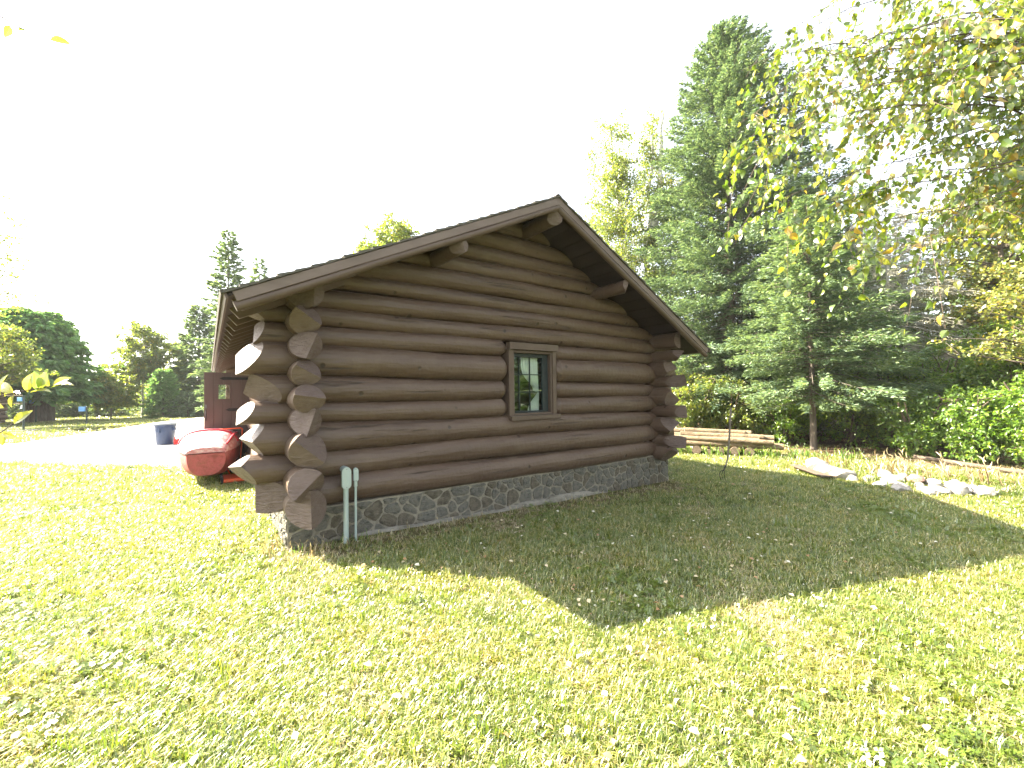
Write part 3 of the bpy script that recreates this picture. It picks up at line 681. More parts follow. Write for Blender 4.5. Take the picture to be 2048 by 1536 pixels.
# roof: sheathing boards, shingle courses, rafters, rake trim
roof = mesh_obj('roof', [(PK[0] - .06, -.80, PK[1] - .03), (PK[0] + .06, -.80, PK[1] - .03), (PK[0], -.80, PK[1] + .012), (PK[0] - .06, DEPTH + .8, PK[1] - .03), (PK[0] + .06, DEPTH + .8, PK[1] - .03), (PK[0], DEPTH + .8, PK[1] + .012)], [(0, 1, 2), (3, 5, 4), (0, 2, 5, 3), (1, 4, 5, 2), (0, 3, 4, 1)], MT['shingle'], cabin, (PK[0], 0, PK[1]))
Y0R, Y1R = -.775, DEPTH + .78
for side in (0, 1):
    E_ = EL if side == 0 else ER
    e = np.array([E_[0], 0, E_[1]]); p = np.array([PK[0], 0, PK[1]])
    L = np.linalg.norm(p - e); d = (p - e) / L; n = np.array([-d[2], 0, d[0]]) if side == 0 else np.array([d[2], 0, -d[0]])
    if n[2] < 0: n = -n
    # sheathing boards
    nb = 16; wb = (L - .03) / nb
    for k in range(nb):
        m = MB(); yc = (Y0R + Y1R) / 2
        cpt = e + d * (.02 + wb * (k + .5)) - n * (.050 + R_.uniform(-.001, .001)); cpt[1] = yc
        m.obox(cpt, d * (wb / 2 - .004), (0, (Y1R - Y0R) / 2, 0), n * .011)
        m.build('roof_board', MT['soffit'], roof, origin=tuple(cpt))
    # shingle courses, each lapping the one below
    ns = 27; ws = L / ns
    for k in range(ns):
        m = MB()
        a = e + d * (ws * k - .02); b_ = e + d * (ws * (k + 1) + .03)
        lo = a - n * .030; hi = b_ - n * .036
        t0, t1 = .024 + R_.uniform(-.004, .006), .010
        q = [lo, hi, hi + n * t1, lo + n * t0]
        ya, yb = -.80 - R_.uniform(0, .018), DEPTH + .80
        Vv = [(c_[0], ya, c_[2]) for c_ in q] + [(c_[0], yb, c_[2]) for c_ in q]
        m.add(Vv, [(0, 1, 2, 3), (7, 6, 5, 4), (0, 4, 5, 1), (1, 5, 6, 2), (2, 6, 7, 3), (3, 7, 4, 0)] if side else [(3, 2, 1, 0), (4, 5, 6, 7), (1, 5, 4, 0), (2, 6, 5, 1), (3, 7, 6, 2), (0, 4, 7, 3)])
        m.build('shingle_course', MT['shingle'], roof, origin=tuple(a))
    # rake fascia board and the half-round pole under it
    sg = .06
    m = MB(); c_ = e + d * ((L + .035 + sg) / 2) - n * .080; c_[1] = -.785 + .003 * side
    m.obox(c_, d * ((L + .035 - sg) / 2), (0, .011, 0), n * .042); fb = m.build('fascia_board', MT['fascia'], roof, origin=tuple(c_), bevel=.003)
    m = MB(); pts_ = []
    for t in np.linspace(.03, L - .02, 30):
        q = e + d * t - n * (.150 + .004 * math.sin(t * 3)); q[1] = -.752; pts_.append(q)
    m.tube(pts_, .042, 12); m.build('rake_pole', MT['trim'], roof, smooth=40, origin=tuple(pts_[0]))
    # drip board along the eave
    m = MB(); c_ = e + d * .008 - n * .047; c_[1] = (Y0R + Y1R) / 2
    m.obox(c_, d * .010, (0, (Y1R - Y0R) / 2 + .012, 0), n * .026); m.build('eave_board', MT['trim'], roof, origin=tuple(c_))
    # rafters
    yy = -.58 if side == 0 else .34
    while yy < Y1R:
        m = MB(); Lr = 1.15; hw = .024
        a = e + d * .05 - n * .062; b_ = e + d * Lr - n * .062
        dn_ = -n * .115
        a2 = a + dn_ + d * .035
        for s_ in (0,):
            Vv = [(q[0], yy - hw, q[2]) for q in (a, b_, b_ + dn_, a2)] + [(q[0], yy + hw, q[2]) for q in (a, b_, b_ + dn_, a2)]
            m.add(Vv, [(0, 1, 2, 3), (7, 6, 5, 4), (0, 4, 5, 1), (1, 5, 6, 2), (2, 6, 7, 3), (3, 7, 4, 0)])
        ob = m.build('rafter', MT['rafter'], roof, origin=tuple(np.array([a[0], yy, a[2]])), bevel=.003)
        bmr = bmesh.new(); bmr.from_mesh(ob.data); bmesh.ops.recalc_face_normals(bmr, faces=bmr.faces[:]); bmr.to_mesh(ob.data); bmr.free()
        yy += .46

# open plank door, swung out from the left-hand side wall
DY = 5.30
door = mesh_obj('door', *(lambda m: (np.concatenate(m.v), m.f))((lambda m: (m.box((-.90, DY + .022, .16), (-.12, DY + .040, .26)), m.box((-.90, DY + .022, 1.86), (-.12, DY + .040, 1.96)), m.box((-.90, DY + .010, .08), (-.68, DY + .021, 2.04)), m.box((-.485, DY + .010, .08), (-.12, DY + .021, 2.04)), m.box((-.68, DY + .010, .08), (-.485, DY + .021, 1.515)), m.box((-.68, DY + .010, 1.805), (-.485, DY + .021, 2.04)), m)[-1])(MB())), MT['door'], cabin, (-.12, DY, .1))
xs = [-.905, -.745, -.60, -.455, -.295, -.115]
for a, b_ in zip(xs[:-1], xs[1:]):
    m = MB()
    if a < -.5 and b_ > -.65:    # planks with the small window cut out
        pass
    wx0, wx1, wz0, wz1 = -.672, -.492, 1.52, 1.80
    x0_, x1_ = a + .002, b_ - .002
    if x1_ <= wx0 or x0_ >= wx1: m.box((x0_, DY - .018, .07), (x1_, DY + .009, 2.045))
    else:
        m.box((x0_, DY - .018, .07), (x1_, DY + .009, wz0)); m.box((x0_, DY - .018, wz1), (x1_, DY + .009, 2.045))
        if x0_ < wx0: m.box((x0_, DY - .018, wz0 + .001), (wx0, DY + .018, wz1 - .001))
        if x1_ > wx1: m.box((wx1, DY - .018, wz0 + .001), (x1_, DY + .018, wz1 - .001))
    m.build('door_plank', MT['door'], door, origin=(a, DY, .1), bevel=.003)
wpart('door_pane', [((-.672, DY - .004, 1.52), (-.492, DY + .004, 1.80))], MT['glass'], None, door)
wpart('window_ledge', [((-.69, DY - .035, 1.50), (-.475, DY - .02, 1.518))], MT['door'], None, door)
for zc, xa in ((1.925, -.66), (1.30, -.56)):
    m = MB(); m.add([(xa, DY - .024, zc), (xa + .06, DY - .024, zc + .03), (-.12, DY - .024, zc + .025), (-.12, DY - .024, zc - .025), (xa + .06, DY - .024, zc - .03), (xa, DY - .019, zc), (xa + .06, DY - .019, zc + .03), (-.12, DY - .019, zc + .025), (-.12, DY - .019, zc - .025), (xa + .06, DY - .019, zc - .03)],
            [(0, 1, 2, 3, 4), (9, 8, 7, 6, 5), (0, 5, 6, 1), (1, 6, 7, 2), (3, 8, 9, 4), (4, 9, 5, 0)])
    m.build('strap_hinge', MT['iron'], door, origin=(xa, DY, zc))
m = MB(); m.tube([(-.872, DY - .02, 1.30), (-.872, DY - .06, 1.27), (-.872, DY - .065, 1.20), (-.872, DY - .06, 1.13), (-.872, DY - .02, 1.10)], .009, 8); m.build('door_handle', MT['iron'], door, smooth=50, origin=(-.872, DY, 1.2))
wpart('latch', [((-.895, DY - .032, 1.34), (-.86, DY - .018, 1.41))], MT['screw'], None, door)

# ------------------------------------------------------------------ electrical conduits standing against the wall
def conduit(name, x, y, ztop, hw, hbox, rpipe, label, seed):
    t = root(name, (x, y, 0), label, 'conduit')
    m = MB(); m.tube([(x, y, -.2), (x, y, ztop - hbox + .02)], rpipe, 16); m.build('pipe', MT['pvc'], t, smooth=40, origin=(x, y, 0))
    # conduit body: a capsule-shaped box with a screwed cover
    def capsule(yc, hwid, z0, z1, dep):
        ring = []
        for a in np.linspace(0, math.pi, 13): ring.append((x + hwid * math.cos(a), z1 - hwid + hwid * math.sin(a)))
        for a in np.linspace(math.pi, 2 * math.pi, 13): ring.append((x + hwid * math.cos(a), z0 + hwid + hwid * math.sin(a)))
        n = len(ring); Vv = [(p[0], yc - dep, p[1]) for p in ring] + [(p[0], yc + dep, p[1]) for p in ring]
        return Vv, [tuple(range(n))] + [tuple(range(n, 2 * n))[::-1]] + [(i, n + i, n + (i + 1) % n, (i + 1) % n) for i in range(n)]
    m = MB(); Vv, Ff = capsule(y + .002, hw, ztop - hbox, ztop, rpipe * 1.05); m.add(Vv, Ff)
    bd = m.build('conduit_body', MT['pvc'], t, smooth=40, origin=(x, y, ztop - hbox), bevel=.006)
    m = MB(); Vv, Ff = capsule(y - rpipe * 1.05 - .005, hw * 1.06, ztop - hbox + .004, ztop - .004, .003); m.add(Vv, Ff)
    cv_ = m.build('cover', MT['pvc'], t, smooth=40, origin=(x, y - rpipe, ztop - hbox / 2))
    for z in (ztop - hw * .55, ztop - hbox + hw * .55):
        m = MB(); m.tube([(x, y - rpipe * 1.05 - .005, z), (x, y - rpipe * 1.05 - .012, z)], .0045, 8); m.build('screw', MT['screw'], cv_, origin=(x, y - .04, z))
    return t
c1 = conduit('conduit', .345, -.235, .80, .044, .235, .026, 'thick grey conduit with a large oval cover at the cabin corner', 1)
m = MB(); m.tube([(.345, -.20, .76), (.345, -.10, .765)], .036, 12); m.build('wall_stub', MT['pvc'], c1, smooth=40, origin=(.345, -.15, .76))
c2_ = conduit('conduit', .450, -.215, .775, .024, .15, .0125, 'thin grey conduit just right of the thick one by the corner', 2)
m = MB(); m.tube([(.450, -.215, .575), (.450, -.215, .625)], .019, 10); m.build('coupling', MT['pvc'], c2_, smooth=40, origin=(.45, -.215, .59))

# ------------------------------------------------------------------ pitchfork
fx, fy, fz = 7.03, -.73, gzf(7, -.7)
fork = root('pitchfork', (fx, fy, fz), 'long handled pitchfork standing upright with its tines in the lawn', 'pitchfork')
rv = np.array([.812, -.583, 0])
b0 = np.array([fx, fy, fz])
hp = [b0 + rv * a + np.array([0, 0, z]) for a, z in ((.015, .22), (.05, .30), (.085, .42), (.105, .60), (.13, .85), (.15, 1.10), (.175, 1.38))]
m = MB(); m.tube(hp, [.011, .013, .016, .017, .017, .017, .018], 10); m.build('handle', MT['handlewood'], fork, smooth=40, origin=tuple(hp[0]))
m = MB(); m.tube([b0 + rv * a + np.array([0, 0, z]) for a, z in ((-.0, .19), (.02, .235), (.045, .29))], [.009, .012, .017], 8); m.build('ferrule', MT['iron'], fork, smooth=40, origin=tuple(hp[0]))
for k, s in enumerate((-1, 0, 1)):
    m = MB(); m.tube([b0 + rv * a + np.array([.81 * 0 , 0, z]) for a, z in ((0, .20), (s * .035 - .02, .185), (s * .045 - .03, .13), (s * .042 - .02, .06), (s * .04 + .005, -.02))], [.006, .006, .0055, .005, .003], 6)
    m.build('tine', MT['iron'], fork, smooth=50, origin=tuple(b0))

# ------------------------------------------------------------------ stacked poles and bedding logs by the wood edge
def lay_log(p0, p1, r, mt, label, seed, group=None, name='log'):
    V, F = log_mesh(p0, p1, r, r * .93, seed, step=.15, seg=14)
    me_o = mesh_obj(name, V, F, mt, None, p0)
    me_o.data.polygons.foreach_set('use_smooth', [True] * len(me_o.data.polygons)); me_o.data.set_sharp_from_angle(angle=math.radians(50))
    me_o.data.materials.append(MT['logend']); n = len(me_o.data.polygons)
    me_o.data.polygons[n - 1].material_index = 1; me_o.data.polygons[n - 2].material_index = 1
    return setp(me_o, label, 'log', group)
A = np.array([9.75, 1.55, 0]); ax = nrm(np.array([.50, -.87, 0])); back = np.array([.87, .50, 0])
gb = -.15
ENDL = ['round log end at the far left under the stacked poles', 'smallest log end, second from the left under the poles', 'middle log end under the stacked poles', 'smooth pale log end right of the middle one under the poles', 'cracked log end with rings at the right under the poles']
for k, (s, r) in enumerate([(.10, .115), (.42, .075), (.68, .105), (1.02, .11), (1.36, .115)]):
    p = A + ax * s + np.array([0, 0, gb + r]); q = p + back * .75
    lay_log(tuple(p), tuple(q), r, MT['wood_grey'], ENDL[k], 300 + k)
PL = [(-.55, 2.12, .05, .085, 'lowest pale pole lying across the log ends'), (-.85, 1.60, .22, .085, 'yellowish pole second from below in the pole stack'),
      (-.90, 1.95, .40, .090, 'grey brown pole at the back of the pole stack'), (-.30, 1.70, .22, .085, 'thin pole in the middle of the stack'), (-.20, 1.30, .40, .085, 'topmost pale pole of the stack by the wood'),
      (-1.0, 1.45, .60, .09, 'brownish pole lying behind the top of the stack'), (-.7, 1.9, .08, .07, 'thin dark pole squeezed above the lowest one')]
zt = [.31, .43, .47, .54, .63, .58, .44]
for k, (s0, s1, bk, r, lb) in enumerate(PL):
    p = A + ax * s0 + back * bk + np.array([0, 0, gb + zt[k] - .02]); q = A + ax * s1 + back * (bk + random.uniform(-.05, .22)) + np.array([0, 0, gb + zt[k] - .06 + random.uniform(-.05, .04)])
    lay_log(tuple(p), tuple(q), r, MT['wood_grey'], lb, 320 + k, None, 'pole')
lay_log((12.7, -2.3, -.08), (11.7, -4.3, -.09), .045, MT['twig'], 'long dark fallen log lying along the foot of the bushes', 340, None, 'fallen_log')

# ------------------------------------------------------------------ heap of field stones on the lawn
def rock(name, p, s, m, label, group=None, flat=.7):
    p = (p[0] - .30, p[1] + .22, p[2] - .045); s = s * .88
    bm = bmesh.new(); bmesh.ops.create_icosphere(bm, subdivisions=2, radius=1.0)
    ph = [random.uniform(0, 6.28) for _ in range(6)]; sc = (s * random.uniform(.8, 1.25), s * random.uniform(.7, 1.1), s * flat * random.uniform(.8, 1.1))
    for v in bm.verts:
        c = v.co; k = 1 + .16 * math.sin(3 * c.x + ph[0]) * math.cos(2.5 * c.y + ph[1]) + .12 * math.sin(4 * c.z + 3 * c.y + ph[2]) + random.uniform(-.05, .05)
        v.co = Vector((c.x * k * sc[0], c.y * k * sc[1], c.z * k * sc[2]))
    me_ = bpy.data.meshes.new(name); bm.to_mesh(me_); bm.free(); me_.materials.append(m)
    me_.polygons.foreach_set('use_smooth', [True] * len(me_.polygons)); me_.set_sharp_from_angle(angle=math.radians(28))
    o = bpy.data.objects.new(name, me_); COL.objects.link(o); o.location = p; o.rotation_euler = (random.uniform(-.35, .35), random.uniform(-.35, .35), random.uniform(0, 6.28))
    return setp(o, label, 'rock', group)
rock('boulder', (9.45, -1.95, -.03), .30, MT['rock'], 'largest pale flat boulder at the left end of the stone heap', None, .45)
rock('boulder', (9.25, -2.25, -.04), .24, MT['rock'], 'long grey boulder in front at the left of the stone heap', None, .5)
rock('boulder', (9.75, -1.65, .02), .20, MT['rock'], 'pale boulder standing highest behind the left of the heap', None, .8)
rock('boulder', (9.75, -2.75, -.02), .16, MT['rock'], 'round white boulder on top near the middle of the heap', None, .8)
rock('rock', (9.55, -3.20, .0), .13, MT['rockred'], 'reddish stone on top of the pale stone heap')
rock('rock', (9.68, -3.02, .0), .10, MT['rockred'], 'small upright reddish stone behind the other red one')
rock('rock', (9.95, -4.22, -.09), .10, MT['rockred'], 'brown stone alone at the right tip of the heap')
rock('rock', (9.0, -2.85, -.09), .12, MT['rockgrey'], 'dark grey stone at the front foot of the heap')
line = [(9.1, -2.45), (9.35, -2.6), (9.15, -2.9), (9.4, -2.95), (9.05, -3.15), (9.3, -3.3), (8.95, -3.35), (9.2, -3.55), (9.45, -3.45), (9.35, -3.75), (9.55, -3.65), (9.6, -3.9), (9.75, -3.85), (9.75, -4.05), (9.55, -4.1), (9.0, -3.6), (8.85, -3.2), (9.7, -3.4), (9.6, -3.0), (9.85, -3.6), (9.15, -3.8), (9.3, -4.0), (9.85, -3.15), (8.8, -3.45)]
for k, (x, y) in enumerate(line):
    rock('rock', (x + random.uniform(-.05, .05), y + random.uniform(-.05, .05), -.10 + random.uniform(0, .06)), random.uniform(.085, .165), MT['rock'] if k % 6 else MT['rockgrey'], 'pale field stone in the low sunlit heap on the lawn', 'field stones heaped on the lawn')
m = MB(); m.obox((8.95, -1.55, -.09), (.33, .36, .0), (.10, -.09, 0), (0, 0, .012)); b1 = m.build('board', MT['wood_grey'], None, origin=(8.95, -1.55, -.09)); setp(b1, 'weathered board lying on the grass left of the stone heap', 'board')
m = MB(); m.obox((8.87, -1.50, -.055), (.33, .40, .02), (.07, -.06, 0), (0, 0, .010)); b2 = m.build('board', MT['twig'], None, origin=(8.87, -1.5, -.055)); setp(b2, 'dark narrow board lying on top of the weathered one', 'board')

# ------------------------------------------------------------------ blue bin and red fuel can on the gravel
bx, by = -2.0, 13.3
bin_ = root('trash_can', (bx, by, 0), 'blue plastic trash can with grey lid standing on the gravel', 'trash can')
m = MB(); prof = [(.22, 0), (.235, .02), (.285, .60), (.30, .61), (.30, .66), (.275, .66)]
seg = 28; V = []; F = []
for r, z in prof:
    for a in range(seg):
        th = 2 * math.pi * a / seg; V.append((bx + r * math.cos(th) * (1 + .015 * (a % 4 == 0)), by + r * math.sin(th) * (1 + .015 * (a % 4 == 0)), z + .01))
for i in range(len(prof) - 1):
    for a in range(seg): F.append((i * seg + a, i * seg + (a + 1) % seg, (i + 1) * seg + (a + 1) % seg, (i + 1) * seg + a))
F.append(tuple(range(seg))[::-1]); F.append(tuple((len(prof) - 1) * seg + a for a in range(seg)))
m.add(V, F); m.build('bin_body', MT['bluebin'], bin_, smooth=35, origin=(bx, by, 0))
m = MB(); V = []; F = []
prof = [(.312, .655), (.315, .70), (.27, .725), (.10, .735), (.0, .737)]
for r, z in prof:
    for a in range(seg): th = 2 * math.pi * a / seg; V.append((bx + r * math.cos(th), by + r * math.sin(th), z + .012))
for i in range(len(prof) - 1):
    for a in range(seg): F.append((i * seg + a, i * seg + (a + 1) % seg, (i + 1) * seg + (a + 1) % seg, (i + 1) * seg + a))
m.add(V, F); m.build('lid', MT['greylid'], bin_, smooth=35, origin=(bx, by, .65))
for s in (-1, 1):
    m = MB(); c_ = np.array([bx, by, .52]) + s * np.array([.812, -.583, 0]) * .30; m.obox(c_, (.03, -.02, 0), (.03, .045, 0), (0, 0, .045)); m.build('bin_handle', MT['bluebin'], bin_, origin=tuple(c_), bevel=.01)
m = MB(); c_ = np.array([bx, by, .50]) + np.array([-.584, -.812, 0]) * .285; m.obox(c_, (.05, -.036, 0), (.01, .014, .0), (0, 0, .08)); m.build('bin_panel', MT['bluebin'], bin_, origin=tuple(c_), bevel=.01)
cx_, cy_ = -1.66, 12.98
can = root('fuel_can', (cx_, cy_, 0), 'small red plastic fuel can beside the blue bin', 'fuel can')
m = MB(); m.box((cx_ - .10, cy_ - .08, .01), (cx_ + .10, cy_ + .08, .19)); m.build('can_body', MT['redplastic'], can, origin=(cx_, cy_, 0), bevel=.025)
m = MB(); m.tube([(cx_ - .07, cy_, .18), (cx_ - .075, cy_, .25)], .022, 10); m.build('cap', MT['redplastic'], can, origin=(cx_, cy_, .2))
m = MB(); m.tube([(cx_ + .02, cy_, .185), (cx_ + .04, cy_, .235), (cx_ + .075, cy_, .24), (cx_ + .08, cy_, .185)], .010, 8); m.build('can_handle', MT['redplastic'], can, origin=(cx_, cy_, .2))

# ------------------------------------------------------------------ red boat beside the cabin, mower handle, broom
boat = root('boat', (-.72, 4.55, 0), 'red plastic boat with a domed deck, faded and whitened with painted glare, beside the open door', 'boat')
def loft(sections, closed=True):
    n = len(sections[0]); V = [p for s in sections for p in s]; k = len(sections)
    F = [(i * n + j, i * n + (j + 1) % n, (i + 1) * n + (j + 1) % n, (i + 1) * n + j) for i in range(k - 1) for j in range(n)]
    F += [tuple(range(n))[::-1], tuple((k - 1) * n + j for j in range(n))]
    return V, F
secs = []; decks = []
for t in np.linspace(0, 1, 15):
    y = 3.95 + 2.7 * t; wv = .52 * math.sin(math.pi * min(1, (t * .55 + .10)) ) ** .55 if t < .75 else .50 * (1 - (t - .75) * .8)
    wv = max(wv, .10); keel = .08 + .14 * (1 - min(1, t * 2.6)) ** 1.6; xc = -.73 - .13 * (1 - t)
    hull = []
    for a in np.linspace(math.pi, 2 * math.pi, 15): 
        cc, ss = math.cos(a), math.sin(a); hull.append((xc + wv * np.sign(cc) * abs(cc) ** .8, y + .12 * (1 - abs(cc)), .60 + (.60 - keel) * ss * abs(ss) ** -.25 if abs(ss) > 1e-6 else .60))
    hull += [(xc + wv * .92, y, .615), (xc - wv * .92, y, .615)]
    secs.append(hull)
    dk = []
    for a in np.linspace(0, math.pi, 15):
        cc, ss = math.cos(a), math.sin(a); dk.append((xc + (wv * 1.03) * np.sign(cc) * abs(cc) ** .75, y, .612 + (.33 * min(1, (t + .05) * 3.2) ** .7) * ss ** .8 if ss > 1e-6 else .612))
    dk += [(xc - wv * .9, y, .600), (xc + wv * .9, y, .600)]
    decks.append(dk)
m = MB(); m.add(*loft(secs)); o = m.build('hull', MT['boathull'], boat, smooth=60, origin=(-.72, 4.5, .3))
def fixn(o):
    b = bmesh.new(); b.from_mesh(o.data); bmesh.ops.recalc_face_normals(b, faces=b.faces[:]); b.to_mesh(o.data); b.free()
fixn(o)
m = MB(); m.add(*loft(decks)); o = m.build('deck', MT['boatdeck'], boat, smooth=60, origin=(-.72, 4.5, .6)); fixn(o)
# raised red band round the deck on the cabin side
band = []
for k in range(15):
    dk = decks[min(k, 14)]
m = MB(); pts_ = [(p[0] + .006, p[1], p[2] + .006) for p in [decks[j][3] for j in range(1, 14)]]
m.tube(pts_, .018, 8); m.build('deck_rail', MT['boatstripe'], boat, smooth=60, origin=pts_[0])
pts_ = [decks[4][j] for j in range(1, 14)]
m = MB(); m.tube([(p[0], p[1], p[2] + .004) for p in pts_], .022, 8); m.build('deck_band', MT['boatstripe'], boat, smooth=60, origin=pts_[0])
m = MB(); m.tube([(s[0][0] - .004, s[0][1], .608) for s in secs] , .014, 8); m.build('rub_rail', MT['rubber'], boat, smooth=60, origin=secs[0][0])

mow = root('lawn_machine', (-.35, 4.6, 0), 'orange lawn machine with a tubular handle between boat and cabin wall', 'lawn machine')
m = MB(); m.box((-.62, 4.15, .035), (-.22, 4.75, .10)); m.build('mower_deck', MT['orange'], mow, origin=(-.4, 4.4, .05), bevel=.02)
m = MB(); m.tube([(-.68, 5.10, .40), (-.68, 4.96, .925), (-.66, 4.95, .935), (-.32, 4.95, .945), (-.29, 4.96, .925), (-.29, 5.0, .75)], .013, 8); m.build('handle_tube', MT['orange'], mow, smooth=60, origin=(-.5, 4.95, .9))
m = MB(); m.tube([(-.64, 4.96, .885), (-.31, 4.96, .895)], .006, 6); m.build('lever', MT['iron'], mow, origin=(-.5, 4.95, .88))
m = MB(); m.tube([(-.275, 4.94, .90), (-.27, 4.94, .60), (-.262, 4.94, .46), (-.22, 4.94, .40)], .008, 6); m.build('cable', MT['iron'], mow, origin=(-.27, 4.95, .6))
for yy_ in (4.22, 4.68):
    m = MB(); m.tube([(-.66, yy_, .075), (-.615, yy_, .075)], .07, 16); m.build('wheel', MT['rubber'], mow, smooth=40, origin=(-.64, yy_, .07))
m = MB(); m.box((-.5, 4.85, .10), (-.30, 5.1, .34)); m.build('engine', MT['rubber'], mow, origin=(-.4, 4.9, .1), bevel=.02)
for (xa, xb) in ((-.68, -.5), (-.29, -.35)):
    m = MB(); m.tube([(xa, 5.05, .5 if xa < -.5 else .75), (xb, 4.8, .09)], .012, 8); m.build('brace', MT['orange'], mow, smooth=60, origin=(xa, 5.0, .4))
br = root('broom', (-.10, 4.75, 0), 'old straw broom leaning against the sunlit side wall', 'broom')
m = MB()
for k in range(40):
    a = random.uniform(-.05, .05); m.tube([(-.24 + a * .3, 4.92 + a, .46), (-.13 + a * 1.0, 4.90 + a * 1.6, .34 + random.uniform(-.02, .02))], .004, 3)
m.build('bristles', MT['bristle'], br, origin=(-.2, 4.9, .4))
m = MB(); m.tube([(-.24, 4.92, .45), (-.42, 4.98, .02)], .011, 8); m.build('broomstick', MT['handlewood'], br, smooth=50, origin=(-.24, 4.92, .45))

# ------------------------------------------------------------------ far left: posts with blue boxes, neighbouring cabin
def blue_post(x, y, h, label, arm=False, box=.2, cat='post'):
    t = root('post', (x, y, 0), label, cat)
    m = MB(); m.tube([(x, y, 0), (x, y, h)], .045, 8); m.build('pole', MT['postgreen'], t, smooth=50, origin=(x, y, 0))
    c_ = np.array([x, y, h - .12 * h]) - rv * box * .75
    m = MB(); m.obox(c_, rv * box * .55, np.array([.58, .81, 0]) * .06, (0, 0, box * .42)); m.build('blue_box', MT['blueplate'], t, origin=tuple(c_), bevel=.01)
    if arm:
        for z in (h - .02, h - .42):
            m = MB(); m.tube([(x, y, z), tuple(np.array([x, y, z]) - rv * 1.7)], .022, 6); m.build('arm', MT['wood_grey'], t, origin=(x, y, z))
        c_ = np.array([x, y, h - .62]) - rv * .10
        m = MB(); V = []; F = []
        for r, z in ((.01, .12), (.035, .10), (.05, 0), (.075, -.06)):
            for a in range(10): V.append((c_[0] + r * math.cos(a * .628), c_[1] + r * math.sin(a * .628), c_[2] + z))
        for i in range(3):
            for a in range(10): F.append((i * 10 + a, i * 10 + (a + 1) % 10, (i + 1) * 10 + (a + 1) % 10, (i + 1) * 10 + a))
        m.add(V, F); m.build('bell', MT['white'], t, smooth=60, origin=tuple(c_))
        m = MB(); m.obox((x, y, .03), rv * .5, np.array([.58, .81, 0]) * .4, (0, 0, .03)); m.build('stone_base', MT['concrete'], t, origin=(x, y, 0), bevel=.01)
    return t
blue_post(-8.31, 26.44, 1.80, 'dark post with bracket arms, blue box and white bell at the lawn edge', True, .22)
blue_post(-10.40, 37.6, 1.66, 'dark post with blue box in front of the cedar trunk', False, .34)
blue_post(-7.14, 32.86, 1.05, 'short dark post with pale blue box right of the cedar', False, .36)

nb = root('neighbour_cabin', (-11.2, 34.5, 0), 'dark log cabin half hidden behind leaves at the left edge', 'cabin')
for k in range(8):
    m = MB(); m.tube([(-11.0 + .1 * (k % 2), 34.5, .3 + .24 * k), (-17.5, 33.3, .3 + .24 * k)], .13, 10); m.build('wall_log', MT['logx'], nb, smooth=40, origin=(-11.2, 34.5, .3 + .24 * k))
    m = MB(); m.tube([(-11.35, 34.2, .42 + .24 * k), (-12.2, 39.0, .42 + .24 * k)], .13, 10); m.build('wall_log', MT['logy'], nb, smooth=40, origin=(-11.35, 34.2, .42 + .24 * k))
m = MB(); m.add([(-10.6, 33.6, 2.25), (-18, 32.2, 2.25), (-18.6, 35.6, 3.9), (-11.2, 37.0, 3.9), (-10.6, 33.6, 2.10), (-18, 32.2, 2.10), (-18.6, 35.6, 3.75), (-11.2, 37.0, 3.75)], [(0, 1, 2, 3)[::-1], (4, 5, 6, 7), (0, 4, 5, 1)[::-1], (0, 3, 7, 4)[::-1], (1, 5, 6, 2)[::-1]])
o = m.build('roof', MT['brownroof'], nb, origin=(-11, 34, 2.2)); fixn(o)
m = MB(); m.add([(-12.4, 40.4, 2.25), (-19.8, 39.0, 2.25), (-18.6, 35.6, 3.9), (-11.2, 37.0, 3.9), (-12.4, 40.4, 2.10), (-19.8, 39.0, 2.10), (-18.6, 35.6, 3.75), (-11.2, 37.0, 3.75)], [(0, 1, 2, 3), (4, 5, 6, 7)[::-1], (0, 4, 5, 1), (1, 5, 6, 2), (0, 3, 7, 4)])
o = m.build('roof', MT['brownroof'], nb, origin=(-11, 38, 2.2)); fixn(o)

# ------------------------------------------------------------------ trees
def perp(t):
    a = np.cross(np.array([0, 0, 1.0]), t); return a / (np.linalg.norm(a) + 1e-9)

